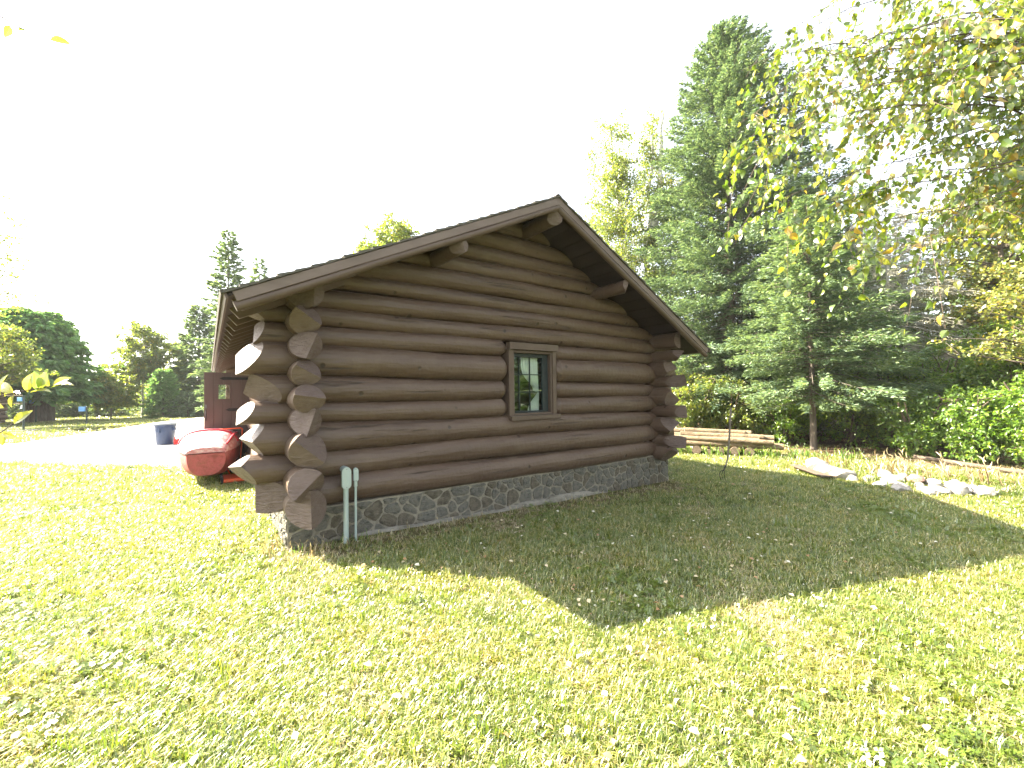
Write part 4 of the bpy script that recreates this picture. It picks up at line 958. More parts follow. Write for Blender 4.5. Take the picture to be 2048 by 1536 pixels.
def conifer(name, x, y, h, R, label, mt, start=.08, limbs=150, dens=95, spr=(.20, .055), droop=.18, power=.75, lean=(0, 0), cat='tree', group=None, trunkm='bark', tr=None, top_up=.5, width_var=.25, sag=0.0, asym=None):
    z0 = gzf(x, y); t = root(name, (x, y, z0), label, cat, group)
    tr = tr or h * .011 + .02
    zz = np.linspace(0, h, 14)
    tp = np.stack([x + lean[0] * (zz / h) ** 1.5, y + lean[1] * (zz / h) ** 1.5, z0 + zz - .05], -1)
    m = MB(); m.tube(tp, tr * (1 - .93 * zz / h) + .008, 10)
    PP, DD, NN, LL = [], [], [], []
    for k in range(limbs):
        u = start + (1 - start) * ((k + rng.random()) / limbs) ** .92
        zc = u * h; ln = R * ((1 - u) / (1 - start)) ** power * rng.uniform(1 - width_var, 1.08) + .12
        if start > .03: ln *= min(1, .55 + (u - start) * 6)
        az = k * 2.39996 + rng.uniform(-.5, .5)
        if asym is not None: ln *= 1 + asym[1] * math.cos(az - asym[0])
        e0 = (top_up * (u ** 2) - droop) + rng.uniform(-.08, .08)
        ks = 7; s = np.linspace(0, 1, ks)
        el = e0 - .25 * (1 - u) * np.sin(s * math.pi * .8) - sag * s
        hd = np.array([math.cos(az), math.sin(az), 0])
        steps = np.concatenate([[0], np.diff(s)])
        hor = np.cumsum(steps * np.cos(el)) * ln; ver = np.cumsum(steps * np.sin(el)) * ln + .06 * ln * s ** 3
        cx0 = np.array([x + lean[0] * u ** 1.5, y + lean[1] * u ** 1.5, z0 + zc])
        pts_ = cx0 + hor[:, None] * hd + ver[:, None] * np.array([0, 0, 1.0])
        if ln > .5: m.tube(pts_[::2], np.linspace(.008 + .005 * ln, .002, len(pts_[::2])), 4, False)
        n = int(dens * ln * (.6 + .4 * ln / R)) + 6
        q = rng.random(n) ** .75 * .95 + .05
        half = (.12 + .42 * ln * np.clip(q, .12, 1) * (1.12 - q)) * rng.uniform(.3, 1.0, n) * rng.choice([-1, 1], n)
        base = np.stack([np.interp(q, s, pts_[:, i]) for i in range(3)], -1)
        sd = np.array([-hd[1], hd[0], 0])
        # needles sit on side twigs: snap to twigs to leave gaps between them
        tw = rng.uniform(-.04, .04, n)
        P_ = base + half[:, None] * (sd * .85 + hd * np.sign(1) * .35) * np.sign(1) + np.abs(half)[:, None] * hd * .35
        P_[:, 2] += -.16 * np.abs(half) + rng.normal(0, .022 + .012 * ln, n) - .02
        D_ = hd * rng.uniform(.35, 1.0, n)[:, None] + sd * (np.sign(half) * rng.uniform(.2, 1.0, n))[:, None] + rng.normal(0, .22, (n, 3)); D_[:, 2] -= sag * .8 + .05
        PP.append(P_); DD.append(D_); NN.append(rng.normal(0, .45, (n, 3)) + np.array([0, 0, 1.0])); LL.append(rng.uniform(.65, 1.25, n) * spr[0])
    P_ = np.concatenate(PP); D_ = np.concatenate(DD); N_ = np.concatenate(NN); L_ = np.concatenate(LL)
    m.build('trunk', MT[trunkm], t, smooth=60, origin=(x, y, z0))
    leaves('crown', DIAMOND, P_, D_, N_, L_, MT[mt], t, W=L_ * (spr[1] / spr[0]), origin=(x, y, z0))
    return t

def broadleaf(name, x, y, h, ells, label, mt, nleaf, lsize, ncl=60, tr=.14, trunkm='bark', trunks=None, cat='tree', group=None, clr=.45, flat=.3, shell=.55, limbm=None, hang=.25, template=None, rlimb=.028):
    """ells: ellipsoids (dx, dy, z, rx, ry, rz) relative to the foot"""
    z0 = gzf(x, y); t = root(name, (x, y, z0), label, cat, group)
    f0 = np.array([x, y, z0])
    trunks = trunks or [[(0, 0, 0), (0.05 * h * .1, 0, h * .5), (0, .02 * h, h * .92)]]
    m = MB(); tpath = []
    for tp in trunks:
        a = np.array(tp, float); k = np.linspace(0, 1, 14); kk = np.linspace(0, 1, len(a))
        pth = f0 + np.stack([np.interp(k, kk, a[:, i]) for i in range(3)], -1)
        pth[1:-1, :2] += rng.normal(0, tr * .25, (12, 2))
        m.tube(pth, tr * (1 - .88 * k) + .008, 9); tpath.append(pth)
    vol = np.array([e[3] * e[4] * e[5] for e in ells]); pe = vol ** .8 / (vol ** .8).sum()
    C_ = []
    for _ in range(ncl):
        e = ells[rng.choice(len(ells), p=pe)]
        d = rdir(1)[0]; r = rng.uniform(shell, 1.0)
        C_.append(f0 + np.array([e[0], e[1], e[2]]) + d * r * np.array(e[3:6]))
    P_, D_ = [], []
    per = nleaf // ncl
    for c in C_:
        best = min(tpath, key=lambda q: np.min(np.linalg.norm(q - c, axis=1) + np.abs(q[:, 2] - (c[2] - 1.0)) * .5))
        j = int(np.argmin(np.linalg.norm(best - c, axis=1) + np.clip(best[:, 2] - c[2] + .15 * np.linalg.norm(best[:, :2] - c[:2], axis=1), 0, 99) * 2)); s = best[j]
        mid = (s + c) / 2 + rng.normal(0, .08, 3) * np.linalg.norm(c - s); mid[2] += .08 * np.linalg.norm(c - s)
        k = np.linspace(0, 1, 6)[:, None]; pth = (1 - k) ** 2 * s + 2 * k * (1 - k) * mid + k ** 2 * c
        rr0 = min(tr * .5, rlimb * np.linalg.norm(c - s) * .6 + .008)
        m.tube(pth, np.linspace(rr0, .005, 6), 5, False)
        # a few side twigs, leaves follow them
        nt_ = 5
        for q in range(nt_):
            st = pth[rng.integers(3, 6)]; dv = rdir(1, .3)[0] * clr * rng.uniform(.7, 1.7); dv[2] -= hang * clr * .6
            e_ = st + dv; m.tube([st, (st + e_) / 2 + rng.normal(0, .03, 3), e_], [.006, .004, .002], 3, False)
            n = per // nt_; kq = rng.uniform(.15, 1.05, n)
            pp = st + kq[:, None] * dv + rng.normal(0, clr * .17, (n, 3)); P_.append(pp)
            dd = nrm(dv)[None] * .5 + rng.normal(0, .6, (n, 3)); dd[:, 2] -= hang; D_.append(dd)
    P_ = np.concatenate(P_); D_ = np.concatenate(D_); n = len(P_)
    ok = P_[:, 2] > z0 + .02; P_ = P_[ok]; D_ = D_[ok]; n = len(P_)
    N_ = rng.normal(0, .7, (n, 3)) + np.array([0, 0, 1.0 - flat])
    m.build('trunk', MT[trunkm], t, smooth=60, origin=(x, y, z0))
    leaves('crown', template or DIAMOND, P_, D_, N_, rng.uniform(.6, 1.25, n) * lsize, MT[mt], t, W=rng.uniform(.55, .8, n) * lsize, origin=(x, y, z0))
    return t

# right of the cabin
conifer('spruce_tree', 16.31, 3.71, 16.5, 5.3, 'tallest dense green spruce rising right of the cabin roof', 'spruce', start=.06, limbs=450, dens=210, spr=(.165, .050), droop=.10, power=.60, tr=.17, asym=(-.62, .12))
conifer('fir_tree', 13.09, -.13, 7.2, 2.7, 'smaller bright green fir with thin trunk in front of the tall spruce', 'fir', start=.19, limbs=190, dens=230, spr=(.135, .040), droop=.10, power=.75, tr=.085, width_var=.4)
conifer('spruce_tree', 19.3, 1.9, 9.2, 3.9, 'wide spruce filling in right of the tall one behind the fir', 'spruce', start=.06, limbs=190, dens=85, spr=(.24, .07), droop=.10, power=.6, tr=.14)
conifer('fir_tree', 15.0, 1.3, 5.2, 1.9, 'low fir between the tall spruce and the thin trunked fir', 'fir', start=.12, limbs=80, dens=80, spr=(.16, .045), droop=.12, tr=.06)
conifer('fir_tree', 13.6, 3.8, 4.2, 1.7, 'young fir just beyond the right eave of the cabin', 'fir', start=.15, limbs=70, dens=80, spr=(.16, .045), droop=.1, tr=.05)
broadleaf('birch_tree', 16.9, 7.4, 16.9, [(-1.3, .9, 9.4, 2.6, 2.6, 3.0), (-2.5, 1.8, 8.6, 1.6, 1.6, 2.6), (-.4, .2, 6.2, 2.4, 2.4, 2.2), (-1.9, 1.3, 12.6, 1.3, 1.3, 2.0), (-.2, .2, 13.6, 1.0, 1.0, 2.2), (.9, -.6, 10.5, 1.5, 1.5, 3.0), (-1.3, .9, 15.0, .7, .7, 1.0)], 'tall birch with forked white trunks and thin top behind the roof', 'birchleaf', 42000, .12, 210, .20, 'birchbark',
          trunks=[[(0, 0, 0), (-.5, .4, 6), (-.3, .2, 11), (-.1, .1, 16.9)], [(-.5, .3, 0), (-1.3, .9, 5), (-1.6, 1.1, 10), (-1.9, 1.3, 15.2)], [(-.3, .2, 9), (.1, -.1, 12.5), (.25, -.2, 16.2)]], clr=.62, shell=.4)
broadleaf('aspen_tree', 25.0, 3.6, 12.5, [(0, 0, 8.6, 3.4, 3.4, 3.4), (1, -2, 6, 3, 3, 2.5)], 'dark leafy tree showing behind the right side of the spruce', 'hazel', 9000, .12, 70, .16, clr=.6)
conifer('dead_spruce', 17.6, -.85, 7.8, 3.0, 'bare grey dead spruce with drooping twigs above the bushes', 'deadneedle', start=.16, limbs=150, dens=120, spr=(.22, .009), droop=.22, power=.55, trunkm='deadtwig', tr=.11, sag=.35)
broadleaf('maple_tree', 18.9, -3.3, 9.0, [(0, 0, 6.2, 2.4, 2.4, 2.4), (-.2, .5, 4.4, 1.9, 1.9, 1.4), (.9, -1.2, 7.2, 2.4, 2.4, 2.2)], 'yellow green maple filling the right edge above the bushes', 'yellowleaf', 24000, .11, 120, .12, clr=.5)
broadleaf('maple_sapling', 14.7, -4.3, 4.6, [(-.8, .75, 2.75, 1.3, 1.1, .45), (-.2, .2, 3.4, 1.2, 1.2, .45), (-.1, .1, 3.9, 1.0, 1.0, .4)], 'sapling with tiers of yellow orange leaves at the right edge', 'yellowleaf', 2600, .10, 46, .05, clr=.30, hang=.1, flat=-.6)
BG = [('spruce_tree', 32.4, 4.4, 11.5, 3.2, 'background spruce seen between the tall spruce and the dead ones', 'spruce'), ('spruce_tree', 38.7, 3.6, 13.0, 3.4, 'farthest background spruce behind the dead spruces', 'spruce'),
      ('spruce_tree', 33.6, -.1, 12.0, 3.4, 'background spruce behind the yellow maple, left one', 'spruce'), ('spruce_tree', 33.4, -2.9, 13.5, 3.6, 'background spruce at the right edge behind the maple', 'spruce'),
      ('spruce_tree', 25.9, 10.8, 12.0, 3.2, 'background spruce showing between birch and tall spruce', 'spruce'), ('fir_tree', 24.5, .8, 7.5, 2.6, 'mid distance fir left of the dead spruces', 'fir'), ('fir_tree', 27.5, -2.2, 8.0, 2.8, 'mid distance fir behind the second dead spruce', 'fir'), ('fir_tree', 20.5, 5.5, 6.5, 2.4, 'mid distance fir directly behind the tall spruce', 'fir')]
for (nm, x, y, h, R, lb, mt) in BG: conifer(nm, x, y, h, R, lb, mt, start=.05, limbs=120, dens=42, spr=(.36, .11), droop=.12, tr=.12)

SH = [(12.3, 3.1, 2.3, 1.1, 'low light green bush behind the stacked poles'), (13.1, 2.2, 2.0, 1.0, 'bush at the foot of the tall spruce'), (13.7, .9, 1.9, 1.0, 'bush between pole stack and thin fir trunk'),
      (14.4, -.6, 2.6, 1.2, 'leafy hazel bush just right of the thin fir trunk'), (15.0, -1.4, 2.9, 1.3, 'dense green hazel bush below the dead spruce'), (15.6, -2.1, 2.7, 1.3, 'rounded hazel bush behind the stone heap'),
      (15.7, -2.9, 3.1, 1.35, 'tall hazel bush right of the dead spruce'), (15.6, -3.7, 3.4, 1.4, 'tall broadleaf bush near the right edge'), (15.5, -4.6, 3.9, 1.5, 'tallest broadleaf bush at the right edge'), (15.6, -5.7, 4.3, 1.6, 'broadleaf bush cut off by the right edge'),
      (13.3, -2.2, 1.5, .8, 'low bush in front of the hazels, left one'), (13.2, -3.3, 1.7, .9, 'low bush in front of the hazels, right one'), (13.0, -4.3, 2.0, 1.0, 'low bush by the fallen log at the right edge')]
for k, (x, y, h, r, lb) in enumerate(SH):
    st = [[(0, 0, 0), (math.cos(a) * r * .3, math.sin(a) * r * .3, h * .5), (math.cos(a) * r * .7, math.sin(a) * r * .7, h * .9)] for a in rng.uniform(0, 6.28, 5)]
    broadleaf('bush', x, y, h, [(0, 0, h * .62, r, r, h * .42), (0, 0, h * .35, r * .9, r * .9, h * .30)], lb, 'hazel' if k > 1 else 'birchleaf', int(5200 * r), .105, int(42 * r), .028, 'twig', trunks=st, cat='bush', group='bushes along the wood edge', clr=.32, hang=.15, flat=-.5, template=OVATE, shell=.45)

# left background
conifer('cedar_tree', -11.1, 39.0, 7.7, 4.0, 'broad dark cedar with thick fluted trunk on the far lawn', 'cedar', start=.27, limbs=330, dens=110, spr=(.36, .13), droop=-.05, power=.42, tr=.25, sag=.5, top_up=.6, width_var=.15)
m = MB()
for k, (dx, dy, r, lx) in enumerate([(-.45, 0, .30, -.1), (-.1, -.2, .30, -.05), (.25, 0, .30, .15), (.55, .1, .26, .55), (0, .3, .3, 0)]):
    m.tube([(-10.69 + dx, 39.1 + dy, -.05), (-10.69 + dx * .8 + lx * .3, 39.1 + dy, 1.0), (-10.69 + dx * .6 + lx, 39.1 + dy, 2.6), (-10.69 + dx + lx * 2, 39.1 + dy, 4.0)], [r * 1.3, r, r * .85, r * .5], 10)
ct = [o for o in bpy.data.objects if o.name.startswith('cedar_tree')][0]
m.build('trunk', MT['bark'], ct, smooth=60, origin=(-10.69, 39.1, 0))
broadleaf('maple_tree', -10.6, 31.0, 6.4, [(0, 0, 4.3, 2.0, 2.0, 1.7), (1.2, .4, 3.4, 1.1, 1.1, .9)], 'pale yellow green tree in front of the cedar at the left edge', 'birchleaf', 7000, .16, 60, .10, clr=.4)
broadleaf('birch_tree', -5.4, 42.7, 8.2, [(0, 0, 5.9, 1.7, 1.7, 2.3), (-1.4, 0, 3.6, 1.3, 1.3, 1.3), (1.0, 0, 4.0, 1.2, 1.2, 1.6)], 'slender white trunked birch left of the round spruce', 'birchleaf', 14000, .22, 90, .09, 'birchbark', clr=.5)
broadleaf('birch_tree', -3.1, 44.0, 7.0, [(0, 0, 5.0, 1.2, 1.2, 2.0), (.8, 0, 3.0, 1.2, 1.2, 1.2)], 'thin dark stemmed tree above the round spruce', 'birchleaf', 7000, .22, 60, .08, clr=.5)
broadleaf('bush', -7.0, 40.2, 4.0, [(0, 0, 2.2, 1.8, 1.8, 1.5)], 'yellow green bush right of the cedar', 'birchleaf', 9000, .20, 50, .05, cat='bush', clr=.45)
conifer('spruce_tree', -3.77, 39.06, 3.8, 1.15, 'small dark round spruce on the far lawn behind the blue bin', 'cedar', start=.03, limbs=110, dens=190, spr=(.24, .08), droop=.0, power=.45, tr=.05)
conifer('pine_tree', -1.5, 41.2, 9.6, 2.4, 'full light green pine behind the open door', 'fir', start=.02, limbs=170, dens=75, spr=(.36, .12), droop=.05, power=.5, tr=.12)
conifer('fir_tree', .30, 31.2, 13.4, 2.3, 'tall sparse fir spire rising left of the roof corner', 'fir', start=.06, limbs=170, dens=95, spr=(.32, .11), droop=.1, power=.62, tr=.12, width_var=.5)
conifer('fir_tree', 2.35, 32.6, 12.3, 1.6, 'second sparse spire just right of the tall one by the roof corner', 'fir', start=.06, limbs=130, dens=95, spr=(.32, .11), droop=.1, power=.7, tr=.10, width_var=.5)
broadleaf('maple_tree', 7.9, 18.6, 12.3, [(0, 0, 10.2, 1.6, 1.6, 1.7), (-.7, .3, 9.2, 1.7, 1.7, 1.4), (1.6, -.3, 9.4, 1.4, 1.4, 1.3)], 'bright leafy treetop showing above the roof ridge', 'birchleaf', 20000, .17, 110, .15, clr=.55)
broadleaf('aspen_tree', -7.25, 16.2, 9.3, [(.0, .6, 6.9, 1.35, 1.35, 1.5), (.0, .2, 4.9, 1.5, 1.5, .7), (.5, .2, 5.5, 1.3, 1.3, .6)], 'tree reaching in from the left edge with dark twigs', 'birchleaf', 2600, .11, 46, .11, clr=.5)
for k, (x, y, h, lb) in enumerate([(-11.3, 47.5, 2.2, 'small fir under the cedar, left one'), (-9.6, 48.3, 2.5, 'small fir under the cedar, middle one'), (-8.0, 46.5, 2.6, 'small pale fir right of the cedar'), (-2.2, 38.5, 2.0, 'small green bushy fir between bin and door'), (-13.2, 46, 2.5, 'small fir behind the cedar trunk')]):
    conifer('fir_tree', x, y, h, 1.5, lb, 'fir', start=.02, limbs=60, dens=70, spr=(.28, .09), droop=.05, tr=.03, power=.6)

# masses of far wood and undergrowth
def mass(name, segs, label, mt, n, size, depth, hfun, low=0.0):
    P_ = []
    for (x0, y0, x1, y1) in segs:
        k = n // len(segs); t = rng.random(k); x = x0 + (x1 - x0) * t + rng.uniform(0, depth[0], k); y = y0 + (y1 - y0) * t + rng.uniform(0, depth[1], k)
        hh = hfun(x, y); z = gz(x, y) + low + (hh - low) * rng.random(k) ** .85
        P_.append(np.stack([x, y, z], -1))
    P_ = np.concatenate(P_); k = len(P_)
    o = leaves(name, DIAMOND, P_, rng.normal(0, 1, (k, 3)), rng.normal(0, .8, (k, 3)) + np.array([0, 0, .7]), rng.uniform(.6, 1.3, k) * size, MT[mt], None, W=rng.uniform(.5, .9, k) * size)
    return setp(o, label, None, None, 'stuff')
mass('treeline', [(-34, 66, 30, 66)], 'far dark wood behind the left lawn', 'cedar', 15000, .55, (3, 8), lambda x, y: 4.6 + 1.5 * np.sin(x * .55) + 1.0 * np.sin(x * 1.7 + 1) + .6 * np.sin(x * 4.1))
mass('treeline', [(-26, 52, 16, 52)], 'yellow green wood edge behind the left lawn', 'birchleaf', 16000, .26, (2, 3), lambda x, y: 2.2 + .7 * np.sin(x * .9 + 2) + .5 * np.sin(x * 2.7))
mass('undergrowth', [(17.3, 5.5, 18.0, -8)], 'dark leafy undergrowth behind the bushes', 'hazel', 26000, .13, (2.5, .5), lambda x, y: 2.1 + .4 * np.sin(y * 1.9) + .3 * np.sin(y * 4.3 + 1))
mass('forest_understory', [(21, 9, 24, -9)], 'deep shaded wood behind the undergrowth', 'spruce', 22000, .30, (7, 1), lambda x, y: 4.2 + .9 * np.sin(y * 1.1) + .5 * np.sin(y * 3.1 + 1))
mass('forest_understory', [(14, 14, 40, 20)], 'shaded wood behind the cabin', 'birchleaf', 16000, .22, (3, 7), lambda x, y: 4.2 + .8 * np.sin(x * 1.1))

# trees standing behind the viewpoint, seen mirrored in the window
broadleaf('maple_tree', 13.5, -11.5, 8.0, [(0, 0, 4.8, 2.8, 2.8, 2.6), (1.5, -2, 4, 2.6, 2.6, 2.6)], 'yellowing maple at the lawn end, mirrored in the window', 'yellowleaf', 7000, .16, 70, .12, clr=.5)
conifer('spruce_tree', 18.5, -13.0, 12, 3.0, 'dark spruce mirrored in the upper window pane', 'spruce', start=.04, limbs=120, dens=50, spr=(.3, .09))
conifer('spruce_tree', 16.5, -17.5, 12, 3.2, 'dark spruce mirrored in the left of the window', 'spruce', start=.04, limbs=120, dens=50, spr=(.3, .09))
broadleaf('bush', 11.0, -10.5, 3.0, [(0, 0, 1.6, 1.6, 1.6, 1.2)], 'green bush mirrored at the foot of the window', 'hazel', 4000, .12, 40, .04, 'twig', cat='bush', clr=.35)

mass('forest_understory', [(9, -15, 30, -13)], 'wood behind the viewpoint, mirrored in the window', 'spruce', 12000, .32, (3, 6), lambda x, y: 6.2 + 1.5 * np.sin(x * .9) + .8 * np.sin(x * 2.3 + 1))

# ------------------------------------------------------------------ birch overhanging from the right
nbx, nby = 9.2, -6.1
near = root('birch_tree', (nbx, nby, gzf(nbx, nby)), 'overhanging birch whose leafy boughs hang in from the right edge', 'tree')
m = MB(); m.tube([(nbx, nby, -.2), (nbx - .05, nby, 2), (nbx + .05, nby + .1, 4.5), (nbx - .1, nby + .1, 7), (nbx, nby, 9)], [.16, .14, .12, .08, .03], 14); m.build('trunk', MT['birchbark'], near, smooth=60, origin=(nbx, nby, 0))
tips = [(3.75, -2.95, 5.15), (3.35, -3.00, 4.45), (3.10, -3.05, 3.95), (3.15, -3.30, 3.35), (3.55, -3.45, 3.02), (3.95, -3.55, 3.10), (4.35, -3.50, 3.00), (4.25, -3.75, 5.10), (3.95, -3.25, 4.9), (4.2, -4.2, 5.0), (4.3, -4.1, 2.95), (4.75, -4.45, 3.0), (3.65, -3.7, 3.6), (3.9, -4.1, 3.95), (4.3, -3.6, 4.3), (4.7, -4.0, 4.7), (4.9, -3.8, 3.9), (4.5, -4.6, 4.2), (4.6, -3.3, 4.75), (5.0, -4.3, 5.1), (4.2, -4.4, 4.45), (5.1, -4.7, 4.0), (5.0, -3.5, 5.5), (3.6, -3.3, 4.1), (5.3, -4.2, 3.4)]
tw = MB(); LP, LD, LN = [], [], []
limbs_ = []
for (z0, e) in ((3.6, (5.6, -4.5, 4.3)), (4.6, (5.5, -4.3, 5.2)), (5.6, (5.7, -4.6, 6.1)), (4.2, (5.4, -4.9, 3.7)), (6.6, (5.6, -4.2, 6.9)), (3.0, (6.0, -4.6, 3.5))):
    s0 = np.array([nbx, nby, z0]); e = np.array(e); k = np.linspace(0, 1, 9)[:, None]; mid = (s0 + e) / 2 + np.array([0, 0, .5]); pth = (1 - k) ** 2 * s0 + 2 * k * (1 - k) * mid + k ** 2 * e + rng.normal(0, .03, (9, 3))
    tw.tube(pth, np.linspace(.045, .016, 9), 7, False); limbs_.append(e)
LT = [np.array(t) for t in tips] + [np.array(t) for t in ((3.45, -2.9, 4.9), (3.2, -2.95, 4.2), (3.0, -3.0, 3.7), (3.25, -3.1, 3.9), (3.3, -3.35, 3.15), (3.7, -3.0, 5.0), (3.4, -3.2, 3.6))]
for t in tips: LT.append(np.array(t) + rng.normal(0, .35, 3) + np.array([.3, -.2, .25]))
for tip in LT:
    s0 = min(limbs_, key=lambda q: np.linalg.norm(q - tip) + abs(q[2] - tip[2] - 1.0) * .9 + rng.uniform(0, .9)); s0 = s0 + (np.array([nbx, nby, s0[2]]) - s0) * rng.uniform(0, .5) + rng.normal(0, .06, 3)
    mid = (s0 + tip) / 2 + np.array([0, 0, .25 + rng.uniform(0, .35)]) + rng.normal(0, .18, 3)
    k = np.linspace(0, 1, 14)[:, None]; pth = (1 - k) ** 2 * s0 + 2 * k * (1 - k) * mid + k ** 2 * tip + rng.normal(0, .012, (14, 3)); pth[-4:, 2] -= np.array([.01, .04, .09, .16])
    tw.tube(pth, np.linspace(.010, .002, 14), 5, False)
    bl = np.linalg.norm(tip - s0)
    for q in range(int(bl * 6.4)):
        u = rng.uniform(.05, 1.0); st = np.array([np.interp(u, k[:, 0], pth[:, i]) for i in range(3)])
        dv = rdir(1, .25)[0] * rng.uniform(.18, .5); dv += nrm((tip - s0)[None])[0] * .14; dv[2] -= .20
        kk = np.linspace(0, 1, 5)[:, None]
        tp = st + kk * dv + kk ** 2 * np.array([0, 0, -.14]); tw.tube(tp, np.linspace(.0028, .001, 5), 3, False)
        nl = rng.integers(6, 12)
        for a in np.linspace(.15, 1.02, nl):
            p = st + a * dv + a * a * np.array([0, 0, -.14]); dd = dv / np.linalg.norm(dv) * .35 + rng.normal(0, .45, 3) + np.array([0, 0, -.75])
            LP.append(p + rng.normal(0, .012, 3)); LD.append(dd); LN.append(rng.normal(0, .8, 3) + np.array([0, 0, .25]))
tw.build('boughs', MT['twig'], near, smooth=60, origin=(nbx, nby, 4))
LP, LD, LN = map(np.array, (LP, LD, LN)); LL = rng.uniform(.044, .088, len(LP)); LR = rng.random(len(LP))
relv = LP - np.array(CAM); dep = relv @ np.array(zf); lat = relv @ np.array(xr); ver = relv @ np.array(yu)
inv = (dep > .3) & (np.abs(lat) < dep * 1.2) & (np.abs(ver) < dep * .9)
order = np.argsort(np.where(inv, dep / LL, 1e9)); big = order[:300]; rest = order[300:]
def leaf_proto(T, m, name):
    out = []
    for r in (.12, .38, .62, .85, .99):
        me_ = bpy.data.meshes.new(name); me_.from_pydata(T[0].tolist(), [], [tuple(int(i) for i in q) for q in T[1]]); me_.update()
        a = me_.attributes.new('rnd', 'FLOAT', 'POINT'); a.data.foreach_set('value', np.full(len(T[0]), r, np.float32)); me_.materials.append(m)
        out.append(me_)
    return out
def place_leaf(me_, parent, p, d, n, L, name='leaf'):
    d = Vector(d).normalized(); yv = Vector(n).cross(d).normalized(); zv = d.cross(yv)
    mw = Matrix(((d.x * L, yv.x * L, zv.x * L, p[0]), (d.y * L, yv.y * L, zv.y * L, p[1]), (d.z * L, yv.z * L, zv.z * L, p[2]), (0, 0, 0, 1)))
    o = bpy.data.objects.new(name, me_); COL.objects.link(o); o.parent = parent
    pw = Vector(tuple(parent['world_at'])); o.matrix_local = Matrix.Translation(-pw) @ mw
    return o
pr = leaf_proto(OVATE3, MT['nearleaf'], 'leaf')
for i in big: place_leaf(pr[min(4, int(LR[i] ** 1.3 * 5))], near, LP[i], LD[i], LN[i], float(LL[i]))
o = leaves('foliage', OVATE3, LP[rest], LD[rest], LN[rest], LL[rest], MT['nearleaf'], near, origin=(nbx, nby, 4), rnd=LR[rest] ** 1.3); o['kind'] = 'stuff'

# ------------------------------------------------------------------ young tree just outside the left edge, with a leafy sprig in view
lx_, ly_ = -2.9, -2.35
lt = root('young_tree', (lx_, ly_, 0), 'young tree whose bright leafy sprigs reach in from the left edge', 'tree')
m = MB(); m.tube([(lx_, ly_, -.05), (lx_ - .05, ly_ + .05, 1.5), (lx_ + .05, ly_, 3.0), (lx_, ly_ - .05, 4.3)], [.05, .042, .03, .01], 10); m.build('trunk', MT['twig'], lt, smooth=60, origin=(lx_, ly_, 0))
sprigs = [[(-2.9, -2.35, 1.45), (-2.2, -2.1, 1.50), (-1.80, -1.95, 1.545), (-1.64, -1.86, 1.57), (-1.55, -1.82, 1.60), (-1.46, -1.80, 1.625)],
          [(-2.9, -2.35, 1.1), (-2.1, -2.2, 1.28), (-1.70, -2.05, 1.34), (-1.62, -2.0, 1.38), (-1.57, -1.96, 1.44)],
          [(-2.9, -2.35, 3.6), (-2.2, -2.1, 3.5), (-1.8, -1.95, 3.42), (-1.60, -1.85, 3.38), (-1.50, -1.80, 3.40)]]
pr2 = leaf_proto(LANCE, MT['sprigleaf'], 'leaf')
m = MB()
rvv = np.array([.812, -.583, 0]); upv = np.array([0, 0, 1.0]); fwv = np.array([.584, .812, 0])
for k, sp in enumerate(sprigs):
    a = np.array(sp); kk = np.linspace(0, 1, 14); q = np.stack([np.interp(kk, np.linspace(0, 1, len(a)), a[:, i]) for i in range(3)], -1)
    m.tube(q, np.linspace(.007, .0018, 14), 6, False)
m.build('twigs', MT['twig'], lt, smooth=60, origin=(lx_, ly_, 1))
